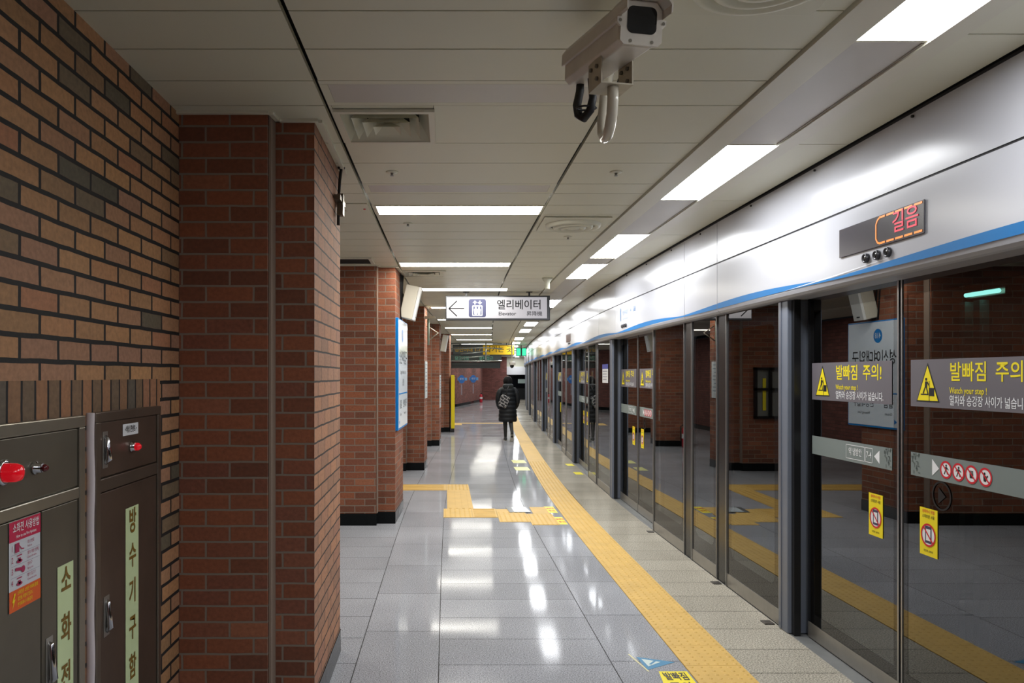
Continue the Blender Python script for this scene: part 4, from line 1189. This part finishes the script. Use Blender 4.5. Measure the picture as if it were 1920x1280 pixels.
# ------------------------------------------------------------------ elevator sign
sg = thing('elevator_sign', 'hanging white sign with a left arrow pointing to the elevator', 'sign', (.68, 10.0, 2.23))
sx0, sx1, sz0, sz1, sy = .012, 1.362, 2.232, 2.528, 10.0
MB().box(sx0 - .008, sx1 + .012, sy + .004, sy + .11, sz0 - .012, sz1 + .014).build('case', SIGNBK, sg, bevel=.006)
MB().box(sx0 + .004, sx1 - .03, sy - .002, sy + .006, sz0 + .012, sz1 - .006).build('lit_face', SIGNLIT, sg)
m = MB()
for x in (.275, 1.105): m.box(x - .012, x + .012, sy + .03, sy + .06, sz1, ZC)
m.build('hanger', SIGNBK, sg)
m = MB()
for x in (.275, 1.105): m.box(x - .04, x + .04, sy + .015, sy + .075, ZC - .008, ZC)
m.build('hanger_plate', SIGNBK, sg)
f = Fr((sx0, sy - .002, sz0), (1, 0, 0), (0, 0, 1))
INK = mat('sign_ink', (14, 14, 16), .5, spec=0.1)
m = MB(); m.line(f, .035, .14, .235, .14, .013); m.line(f, .035, .14, .14, .24, .013); m.line(f, .035, .14, .14, .04, .013); m.build('arrow', INK, sg)
ic = MB().poly(f, rrect(.295, .028, .52, .262, .025), .0018).build('icon_panel', mat('icon_grey', (62, 64, 88), .5, spec=0.1), sg)
m = MB()
m.poly(f, rrect(.34, .045, .475, .178, .012), .0024); m.build('lift_car', WHITE, ic)
MB().poly(f, rrect(.352, .056, .463, .166, .008), .003).build('lift_door', MATS['icon_grey'], ic)
m = MB()
for c in (.386, .43):
    m.disc(f, c, .149, .0115, .0036, 14); m.poly(f, [(c - .021, .128), (c - .012, .137), (c + .012, .137), (c + .021, .128), (c + .014, .06), (c + .004, .06), (c, .10), (c - .004, .06), (c - .014, .06)], .0036)
m.poly(f, [(.348, .215), (.376, .245), (.404, .215)], .0024); m.rect(f, .368, .196, .384, .22, .0024)
m.poly(f, [(.412, .222), (.44, .192), (.468, .222)], .0024); m.rect(f, .432, .215, .448, .243, .0024)
m.build('white_symbol', WHITE, ic)
text('엘리베이터', .138, INK, sg, 'lettering', f, .955, .182, .0018, sx=.93, weight=.008)
text('Elevator', .066, INK, sg, 'lettering', f, .80, .072, .0018, sx=1.05, weight=.006)
text('昇降機', .066, INK, sg, 'lettering', f, 1.155, .070, .0018, sx=1.05, weight=.004)

# ------------------------------------------------------------------ blue-edged station board on the second pillar
bd = thing('station_board', 'tall white station name board with blue edges on the second pillar', 'sign board', (-.46, 8.2, .95))
a, b = Vector((-.487, 7.74, 0)), Vector((-.442, 8.72, 0))
fb = Fr(a, b - a, (0, 0, 1)); LB = (b - a).length
EB = mat('board_blue', (0, 130, 214), .3)
m = MB()
m.fbox(fb, 0, LB, .935, 2.085, -.03, .008); bo = m.build('frame', EB, bd, bevel=.004)
MB().rect(fb, .035, .955, LB - .012, 2.07, .0095).build('face', BOARDLIT, bd)
MB().disc(fb, .42, 1.92, .075, .011, 36).build('number_disc', EB, bd)
text('418', .085, WHITE, bd, 'lettering', fb, .42, 1.92, .012, sx=.8, weight=.01)
text('성신여대입구', .165, BLACK, bd, 'lettering', fb, .5, 1.68, .011, sx=.88, weight=.01)
text('Sungshin Women\'s Univ.', .062, BLACK, bd, 'lettering', fb, .5, 1.53, .011, sx=.95)
text('(돈암)', .08, BLACK, bd, 'lettering', fb, .5, 1.42, .011)
MB().rect(fb, .06, 1.30, LB - .04, 1.312, .011).build('blue_rule', EB, bd)
text('길음', .095, BLACK, bd, 'lettering', fb, .24, 1.19, .011, weight=.006)
text('한성대입구', .095, BLACK, bd, 'lettering', fb, .68, 1.19, .011, sx=.9, weight=.006)
text('Gireum', .04, BLACK, bd, 'lettering', fb, .24, 1.09, .011)
text('Hansung Univ.', .04, BLACK, bd, 'lettering', fb, .68, 1.09, .011)
text('◀', .06, EB, bd, 'arrow', fb, .12, 1.01, .011)

# notices on the third and fourth pillar
def notice(label, y0, y1, z0, z1, x0, x1):
    t = thing('wall_notice', label, 'notice', (x0, (y0 + y1) / 2, z0))
    fn = Fr((x0, y0, 0), (x1 - x0, y1 - y0, 0), (0, 0, 1))
    L = math.hypot(x1 - x0, y1 - y0)
    MB().fbox(fn, 0, L, z0, z1, .001, .012).build('sheet', mat('notice_white', (206, 212, 214), .4), t)
    m = MB()
    n = int((z1 - z0) / .06)
    for k in range(1, n): m.rect(fn, .04, z1 - k * .06, L - .05 - .06 * (k % 3 == 0), z1 - k * .06 + .012, .013)
    m.build('print_lines', mat('notice_ink', (120, 130, 140), .5), t)
notice('white printed notice on the side of the third pillar', 12.08, 12.5, 1.13, 1.72, -.33, -.306)
notice('white printed notice on the side of the fourth pillar', 16.25, 16.7, .80, 1.5, -.127, -.107)
# yellow cabinet at the last pillar
yc = thing('yellow_cabinet', 'tall yellow cabinet standing against the farthest pillar', 'cabinet', (.2, 20.4, 0))
MB().box(.15, .24, 20.0, 20.75, .1, 1.5).build('body', YELCAB, yc, bevel=.008)
MB().box(.15, .235, 20.01, 20.74, 0, .1).build('plinth', BLACK, yc)
MB().box(.24, .247, 20.04, 20.70, .14, 1.46).build('door', YELCAB, yc, bevel=.003)
MB().box(.247, .26, 20.1, 20.14, .75, .9).build('handle', BLACK, yc)
MB().box(.247, .250, 20.25, 20.5, 1.0, 1.1).build('name_plate', BLACK, yc)
fx = Fr((.247, 20, 0), (0, 1, 0), (0, 0, 1))
text('구호용품', .12, BLACK, yc, 'lettering', fx, .38, 1.28, .002, weight=.01)

# dark framed glazed case on the third pillar's front (seen mirrored in the screens)
wc = thing('glazed_case', 'dark-framed glazed case on the front of the third pillar, seen in the glass', 'display case', (-1.0, 11.9, .85))
m = MB()
for x in (-1.25, -1.03, -.80): m.box(x - .02, x + .02, 11.86, 11.925, .84, 1.62)
for z in (.84, 1.28, 1.60): m.box(-1.27, -.78, 11.86, 11.925, z - .02, z + .02)
m.build('frame', DARKFR, wc)
MB().box(-1.25, -.8, 11.915, 11.926, .85, 1.6).build('backing', mat('case_back', (120, 122, 118), .5), wc)
MB().box(-.97, -.92, 11.905, 11.914, .95, 1.45).build('yellow_tag', LEMON, wc)

# ------------------------------------------------------------------ loudspeakers, pipes on pillars
def speaker(label, x, y, z, w_, h_, d_, tilt, turn=0.0):
    t = thing('loudspeaker', label, 'loudspeaker', (x, y, z - h_ / 2))
    ct, st = math.cos(tilt), math.sin(tilt)
    ca, sa = math.cos(turn), math.sin(turn)
    def q(u, v, l):               # u along depth out of the pillar (+x), v along y, l up
        uu, ll = u * ct + l * st, -u * st + l * ct
        return (x + uu * ca - v * sa, y + uu * sa + v * ca, z + ll)
    def bx(u0, u1, v0, v1, l0, l1):
        return [q(u, v, l) for l in (l0, l1) for v in (v0, v1) for u in (u0, u1)]
    FB = [(0, 2, 3, 1), (4, 5, 7, 6), (0, 1, 5, 4), (2, 6, 7, 3), (0, 4, 6, 2), (1, 3, 7, 5)]
    MB().mesh(bx(-d_ / 2, d_ / 2 - .03, -w_ / 2, w_ / 2, -h_ / 2, h_ / 2), FB).build('cabinet', noisy('speaker_beige', (196, 192, 178), .5, .03), t, bevel=.008)
    MB().mesh(bx(d_ / 2 - .03, d_ / 2, -w_ / 2, w_ / 2, -h_ / 2, h_ / 2), FB).build('grille', noisy('speaker_white', (220, 222, 222), .5, .03), t, bevel=.004)
    MB().mesh(bx(d_ / 2, d_ / 2 + .002, -.03, .03, -h_ / 2 + .03, -h_ / 2 + .045), FB).build('badge', BLACK, t)
    MB().tube([q(-d_ / 2, 0, .05), q(-d_ / 2 - .08, 0, .12)], .012, 8).build('mount', STEELL, t)
speaker('white loudspeaker tilted down from the second pillar above the board', -.375, 8.3, 2.285, .2, .36, .17, .22)
speaker('white loudspeaker tilted down from the fourth pillar', -.02, 16.6, 2.19, .22, .36, .13, .18)
cb_ = thing('wall_conduit', 'black conduit stub with cross clamp high on the nearest pillar', 'conduit', (-.555, 3.9, 2.2))
MB().tube([(-.548, 4.02, ZC - .004), (-.552, 3.99, 2.52), (-.556, 3.97, 2.4), (-.557, 3.97, 2.28)], .008, 8).build('tube', RUBBER, cb_)
MB().box(-.566, -.535, 3.88, 4.08, 2.395, 2.42).build('clamp_bar', STEELD, cb_)
MB().lathe((-.548, 4.02, ZC - .002), [(.02, 0), (.018, -.008)], n=12).build('collar', RUBBER, cb_)
MB().box(-.56, -.53, 3.95, 4.0, 2.33, 2.44).build('clamp', STEELD, cb_)
cd = thing('wall_conduit', 'bundle of cables running up the side of the second pillar', 'conduit', (-.47, 8.35, 2.1))
m = MB()
for k in range(3): m.tube([(-.48 + .012 * k, 8.15 + .05 * k, ZC - .02), (-.49 + .012 * k, 8.16 + .05 * k, 2.45), (-.48, 8.2 + .05 * k, 2.1)], .01, 6)
m.build('cable', RUBBER, cd)
cx_ = thing('wall_lamp_bracket', 'pale green bracket tube on the third pillar', 'bracket', (-.28, 12.3, 2.0))
MB().cyl((-.27, 12.2, 1.98), (-.27, 12.2, 2.4), .018, 10).build('tube', mat('bracket_green', (170, 196, 180), .4), cx_)
MB().box(-.36, -.16, 12.15, 12.25, 2.4, 2.44).build('cap', FLANGE, cx_)
MB().tube([(-.28, 12.3, 2.05), (-.12, 12.35, 2.18), (-.3, 12.4, 2.3)], .012, 8).build('arm', STEELL, cx_)

# ------------------------------------------------------------------ small ceiling devices in the distance
cup = thing('ceiling_bracket', 'white cup-shaped bracket hanging beyond the round diffuser', 'bracket', (1.0, 8.1, 2.35))
xx = 1.15
MB().lathe((xx, 8.6, ZC), [(.06, 0), (.055, -.02), (.03, -.05), (.028, -.12), (.034, -.125)], n=20).build('cup', CEIL, cup)
c3 = thing('cctv_camera', 'small white cctv camera hanging behind the elevator sign', 'cctv camera', (.95, 10.9, 2.3))
MB().box(.90, 1.0, 10.7, 11.05, 2.47, 2.56).build('housing', WHITE, c3, bevel=.01)
MB().tube([(.95, 10.9, 2.47), (1.0, 10.9, 2.42), (1.06, 10.9, 2.42), (1.07, 10.95, 2.48), (1.07, 10.95, ZC)], .018, 8).build('bracket', CEIL, c3)
MB().lathe((.95, 10.7, 2.515), [(.03, 0), (.03, .01), (.02, .012)], axis=(0, -1, 0), n=14).build('lens', BLACKGLOSS, c3)
c4 = thing('cctv_camera', 'far cctv camera with a dark dome below the exit sign', 'cctv camera', (2.2, 25.2, 1.73))
MB().box(2.12, 2.30, 25.0, 25.3, 1.83, 1.93).build('housing', BEIGE, c4, bevel=.02)
MB().cyl((2.2, 25.2, 1.93), (2.2, 25.2, ZC), .02, 8).build('pole', CEIL, c4)
MB().lathe((2.2, 25.2, 1.83), [(.07, 0), (.07, -.02), (.06, -.06), (.035, -.09), (.01, -.1)], n=18).build('dome', BLACKGLOSS, c4)

# ------------------------------------------------------------------ hanging signs in the distance
es = thing('exit_sign', 'hanging yellow and grey way-out sign far along the platform', 'sign', (1.4, 26.0, 2.2))
MB().box(.25, 2.36, 26.0, 26.15, 2.18, 2.53).build('case', SIGNBK, es, bevel=.01)
MB().box(.27, 1.28, 25.99, 26.0, 2.2, 2.51).build('grey_face', mat('sign_grey_face', (110, 116, 118), .4), es)
MB().box(1.28, 2.34, 25.99, 26.0, 2.2, 2.51).build('yellow_face', mat('exit_yellow', (214, 172, 20), .4, emit=(230, 180, 20), estr=.25), es)
f = Fr((0, 25.99, 0), (1, 0, 0), (0, 0, 1))
text('나가는 곳', .24, BLACK, es, 'lettering', f, 1.82, 2.37, .003, weight=.01)
text('성신여대 1-7', .17, MATS['exit_yellow'], es, 'lettering', f, .76, 2.36, .003)
m = MB()
for x in (.5, 2.1): m.cyl((x, 26.07, 2.53), (x, 26.07, ZC), .02, 8)
m.build('hanger', STEELL, es)
td = thing('train_display', 'dark hanging train display with a silver tube frame', 'display', (.95, 25.3, 1.75))
MB().box(.2, 1.86, 25.25, 25.45, 1.94, 2.17).build('upper_case', mat('display_dark', (38, 52, 46), .3), td, bevel=.01)
MB().box(.2, 1.83, 25.35, 25.55, 1.73, 1.93).build('lower_case', mat('display_darker', (26, 32, 30), .3), td, bevel=.01)
f = Fr((0, 25.25, 0), (1, 0, 0), (0, 0, 1))
text('당고개행', .13, LEDGRN, td, 'lettering', f, .55, 2.05, .003)
text('열차접근', .13, LEDGRN, td, 'lettering', f, 1.35, 2.05, .003)
CT = mat('silver_tube', (196, 204, 200), .25, .8)
m = MB()
for z in (1.965, 2.36, 2.53): m.tube([(.15, 25.0, z), (1.3, 25.0, z + (0 if z < 2 else .04)), (1.85, 25.0, z + .0)], .02, 8)
for x in (.17, 1.33): m.cyl((x, 25.0, 1.95), (x, 25.0, ZC), .024, 8)
for z in (2.10, 2.24): m.tube([(.5, 25.02, z - .05), (1.45, 25.02, z + .05)], .018, 6)
m.build('tube_frame', CT, td)
eg = thing('emergency_sign', 'glowing green emergency exit sign hanging by the platform screens', 'sign', (2.75, 28.0, 2.15))
MB().box(2.6, 2.98, 28.0, 28.1, 2.2, 2.5).build('case', SIGNBK, eg)
MB().box(2.62, 2.76, 27.985, 28.0, 2.22, 2.48).build('lit_face', EXITGRN, eg)
MB().box(2.82, 2.96, 27.985, 28.0, 2.22, 2.48).build('lit_face', EXITGRN, eg)
MB().cyl((2.79, 28.05, 2.5), (2.79, 28.05, ZC), .02, 8).build('hanger', STEELL, eg)

# blue line marks on the far wall
for i, (x, y, lab) in enumerate(((.66, 36.9, 'left'), (1.33, 39.9, 'right'))):
    d = Vector((.75, 3.4, 0)).normalized() if i == 0 else Vector((.75, 4.0, 0)).normalized()
    # boards face the platform, standing off the wall
    f = Fr((x + .12, y - .3, 1.3), (1, .12, 0), (0, 0, 1))
    t = thing('station_plate', 'round blue station plate with side bars on the far brick wall, the %s one' % ('nearer', 'farther')[i], 'sign', (x + .12, y - .3, 1.1), 'blue name plates on the far wall')
    m = MB(); m.rings([[f.p(.16 * math.cos(k * .3927), .2 * math.sin(k * .3927), l) for k in range(16)] for l in (0, .03)], True, False); dsc = m.build('disc', mat('plate_blue', (40, 110, 190), .4), t)
    MB().fbox(f, -.26, .26, -.06, .08, .0, .025).build('side_bar', mat('plate_pale_blue', (96, 160, 214), .4), t)
    text('성신', .12, WHITE, t, 'lettering', f, 0, .02, .034)
    MB().fbox(f, -.03, .03, -.75, -.25, .0, .01).build('caption_strip', mat('caption_grey', (150, 140, 150), .5), t)
    MB().tube([f.p(0, -.1, 0), f.p(-.15 if i == 0 else -.2, 0, -.3 if i == 0 else -.5)], .02, 8).build('mount', STEELD, t)

def extinguisher(label, x, y, s=1.0):
    t = thing('fire_extinguisher', label, 'fire extinguisher', (x, y, 0))
    MB().lathe((x, y, 0), [(.07 * s, 0), (.085 * s, .02 * s), (.085 * s, .36 * s), (.07 * s, .42 * s), (.03 * s, .45 * s), (.028 * s, .47 * s)], n=18).build('cylinder', EXTRED, t)
    MB().box(x - .03 * s, x + .05 * s, y - .015 * s, y + .015 * s, .47 * s, .53 * s).build('valve', BLACK, t, bevel=.004)
    MB().tube([(x + .04 * s, y, .5 * s), (x + .11 * s, y, .46 * s), (x + .11 * s, y, .2 * s), (x + .095 * s, y, .12 * s)], .012 * s, 8).build('hose', BLACK, t)
    MB().lathe((x, y, .2 * s), [(.0862 * s, 0), (.0862 * s, .1 * s)], n=18, cap=False).build('label_band', WHITE, t)
extinguisher('red fire extinguisher against the far brick wall', 1.96, 41.9, 1.0)
extinguisher('red fire extinguisher in front of the fourth pillar, seen in the glass', -.85, 15.85, .95)

# ------------------------------------------------------------------ the woman walking away
PX, PY = 1.425, 17.4
pr = thing('person', 'woman in long black padded coat walking away along the yellow strip', 'person', (PX, PY, 0))
SK = mat('skin', (196, 150, 124), .5)
COAT = noisy('coat_black', (17, 20, 23), .5, .15, 12, spec=.3)
LEGG = noisy('legging_dark', (30, 30, 28), .7, .1, 30)
def ell(cx, cy, z, rx, ry, n=22, puff=0.0):
    return [(cx + rx * math.cos(2 * math.pi * k / n), cy + ry * math.sin(2 * math.pi * k / n), z) for k in range(n)]
# continuous body grown with the skin modifier
bv = [((0, 0, .80), .10), ((0, .0, .98), .10), ((0, .01, 1.16), .105), ((0, .02, 1.24), .05), ((0, .03, 1.30), .045), ((0, .035, 1.385), .075), ((0, .04, 1.43), .06),
      ((-.07, 0, .74), .08), ((-.055, .05, .42), .055), ((-.05, .03, .09), .035), ((-.05, .12, .03), .03),
      ((.07, 0, .74), .08), ((.065, -.03, .43), .055), ((.075, -.27, .20), .036), ((.075, -.25, .09), .03),
      ((-.15, .01, 1.18), .055), ((-.20, .0, .95), .042), ((-.17, .10, .76), .035), ((-.14, .15, .70), .03),
      ((.15, .01, 1.18), .055), ((.20, .0, .95), .042), ((.17, .10, .76), .035), ((.14, .15, .70), .03)]
be = [(0, 1), (1, 2), (2, 3), (3, 4), (4, 5), (5, 6), (0, 7), (7, 8), (8, 9), (9, 10), (0, 11), (11, 12), (12, 13), (13, 14), (2, 15), (15, 16), (16, 17), (17, 18), (2, 19), (19, 20), (20, 21), (21, 22)]
me = bpy.data.meshes.new('body')
me.from_pydata([v for v, r in bv], be, [])
bo = bpy.data.objects.new('body', me); COL.objects.link(bo); bo.parent = pr
sm = bo.modifiers.new('skin', 'SKIN'); sm.use_smooth_shade = True
if not me.skin_vertices: pass
for i, (v, r) in enumerate(bv):
    d = me.skin_vertices[0].data[i]; d.radius = (r, r); d.use_root = (i == 0)
ss_ = bo.modifiers.new('subdivision', 'SUBSURF'); ss_.levels = ss_.render_levels = 2
me.materials.append(LEGG)
# coat body with quilted puffs
m = MB()
prof = [(.44, .200, .145), (.50, .207, .150), (.60, .205, .148), (.72, .195, .142), (.82, .185, .138), (.92, .175, .13), (1.02, .172, .125), (1.12, .175, .122), (1.19, .170, .115), (1.235, .13, .10), (1.265, .085, .08), (1.285, .07, .072)]
lo = []
def sample(z):
    for (z0, a0, b0), (z1, a1, b1) in zip(prof, prof[1:]):
        if z0 <= z <= z1:
            t_ = (z - z0) / (z1 - z0); return a0 + (a1 - a0) * t_, b0 + (b1 - b0) * t_
    return prof[-1][1:]
z = .44
while z <= 1.2851:
    a_, b_ = sample(min(z, 1.285)); pf = .010 * abs(math.sin((z - .44) / .095 * math.pi)) if z < 1.2 else 0
    lo.append(ell(PX, PY + .005, z, a_ + pf - .004, b_ + pf - .004, 26)); z += .0125
lo = [ell(PX, PY + .005, .455, .15, .1, 26)] + lo
m.rings(lo); m.build('coat', COAT, pr)
for s_ in (-1, 1):
    m = MB()
    A = [Vector((s_ * .11, .01, 1.165)), Vector((s_ * .178, .005, 1.125)), Vector((s_ * .212, -.005, 1.03)), Vector((s_ * .222, .0, .93)), Vector((s_ * .212, .04, .85)), Vector((s_ * .19, .085, .78)), Vector((s_ * .17, .11, .745))]
    pts, rr = [], []
    for k in range(len(A) - 1):
        for q in range(4):
            u_ = q / 4; pts.append(A[k].lerp(A[k + 1], u_) + Vector((PX, PY, 0))); base_r = [.06, .064, .06, .056, .054, .05, .046]
            rr.append(base_r[k] * (1 - u_) + base_r[k + 1] * u_ + .006 * math.sin(math.pi * ((k * 4 + q) % 4) / 4))
    m.tube(pts, rr, 14); m.build('sleeve', COAT, pr)
m = MB()
m.rings([ell(PX + .0, PY - .035 - .01 * k, z_, rx, ry, 20) for k, (z_, rx, ry) in enumerate([(1.17, .03, .015), (1.19, .10, .06), (1.235, .125, .085), (1.275, .12, .085), (1.30, .095, .07), (1.305, .06, .05)])])
m.build('hood', noisy('hood_grey', (38, 44, 46), .5, .1, 12), pr)
# head: skull with face on the far side, then hair over it
m = MB(); rs = []
for k in range(13):
    a_ = math.pi * k / 12; zz = 1.375 - .108 * math.cos(a_); r_ = math.sin(a_)
    rs.append([(PX + .072 * r_ * math.cos(t_) * (.86 if zz < 1.34 else 1), PY + .035 + .088 * r_ * math.sin(t_) + (.012 if math.sin(t_) > .9 and 1.33 < zz < 1.38 else 0), zz) for t_ in [2 * math.pi * j / 20 for j in range(20)]])
m.rings(rs, False)
for s_ in (-1, 1): m.lathe((PX + s_ * .07, PY + .03, 1.36), [(.008, -.02), (.016, -.005), (.016, .01), (.006, .022)], axis=(0, .2, 1), n=10)
m.build('head', SK, pr)
m = MB(); rs = []
for k in range(12):
    a_ = math.pi * k / 11; zz = 1.355 - .124 * math.cos(a_); r_ = math.sin(a_) ** .8
    bulge = 1.0 if zz > 1.33 else .96
    rs.append([(PX + .104 * r_ * bulge * math.cos(t_), PY + .006 + (.108 if math.sin(t_) < 0 else .05) * r_ * math.sin(t_), zz) for t_ in [2 * math.pi * j / 22 for j in range(22)]])
m.rings(rs, False); m.build('hair', noisy('hair_black', (12, 11, 11), .7, .2, 40, spec=.15), pr)
# trousers/leggings legs are the body; shoes as clothing
def shoe(x, y, z, pitch, nm):
    m = MB(); c_, s__ = math.cos(pitch), math.sin(pitch)
    def q(u, v, h): return (PX + x + u, PY + y + v * c_ - h * s__, z + v * s__ + h * c_)
    secs = [(-.09, .028, .075), (-.06, .037, .085), (-.02, .038, .08), (.04, .042, .055), (.09, .043, .045), (.135, .03, .03), (.15, .012, .018)]
    m.rings([[q(w_ * math.cos(t_), v, max(0, h / 2 + h / 2 * math.sin(t_))) for t_ in [2 * math.pi * j / 14 for j in range(14)]] for v, w_, h in secs])
    o = m.build('shoe', mat('shoe_dark', (48, 48, 48), .5), pr)
    m = MB(); m.rings([[q(w_ * 1.06 * math.cos(t_), v, .006 + .012 * math.sin(t_)) for t_ in [2 * math.pi * j / 14 for j in range(14)]] for v, w_, h in secs])
    m.build('sole', mat('sole_pale', (186, 180, 168), .6), o)
shoe(-.05, .06, .006, 0.0, 'left')
shoe(.075, -.24, .085, -1.0, 'right')
# patterned bag on her back
bg = thing('shoulder_bag', 'black and white patterned bag slung across the woman\'s back', 'bag', (PX - .075, PY - .2, .84))
PAT = mat('bag_pattern', (30, 30, 32), .6)
ns, ln, b = nodes(PAT)
uvn = ns.new('ShaderNodeUVMap'); mp = ns.new('ShaderNodeMapping'); mp.inputs['Rotation'].default_value = (0, 0, .6)
ck = ns.new('ShaderNodeTexBrick'); ck.inputs['Scale'].default_value = 1.0
ck.inputs['Brick Width'].default_value = .11; ck.inputs['Row Height'].default_value = .06; ck.inputs['Mortar Size'].default_value = .008
ck.inputs['Color1'].default_value = rgb((14, 14, 15)); ck.inputs['Color2'].default_value = rgb((24, 24, 26)); ck.inputs['Mortar'].default_value = rgb((150, 146, 144))
ln.new(uvn.outputs[0], mp.inputs[0]); ln.new(mp.outputs[0], ck.inputs[0]); ln.new(ck.outputs[0], b.inputs['Base Color'])
fb = Fr((PX - .10, PY - .165, .91), (math.cos(.35), 0, -math.sin(.35)), (math.sin(.35), 0, math.cos(.35)))
m = MB()
m.rings([[fb.p(x * s_, y * s_, l) for x, y in rrect(-.105, -.14, .105, .14, .05)] for s_, l in ((.8, -.03), (1.0, -.005), (1.0, .04), (.85, .075))])
m.build('body', PAT, bg)
MB().tube([fb.p(.0, .12, .02), (PX - .02, PY - .17, 1.18), (PX + .015, PY - .14, 1.26), (PX + .045, PY - .06, 1.29)], .011, 8).build('strap', RUBBER, bg)
MB().tube([fb.p(-.05, -.135, .02), fb.p(.05, -.135, .02)], .008, 8).build('piping', RUBBER, bg)
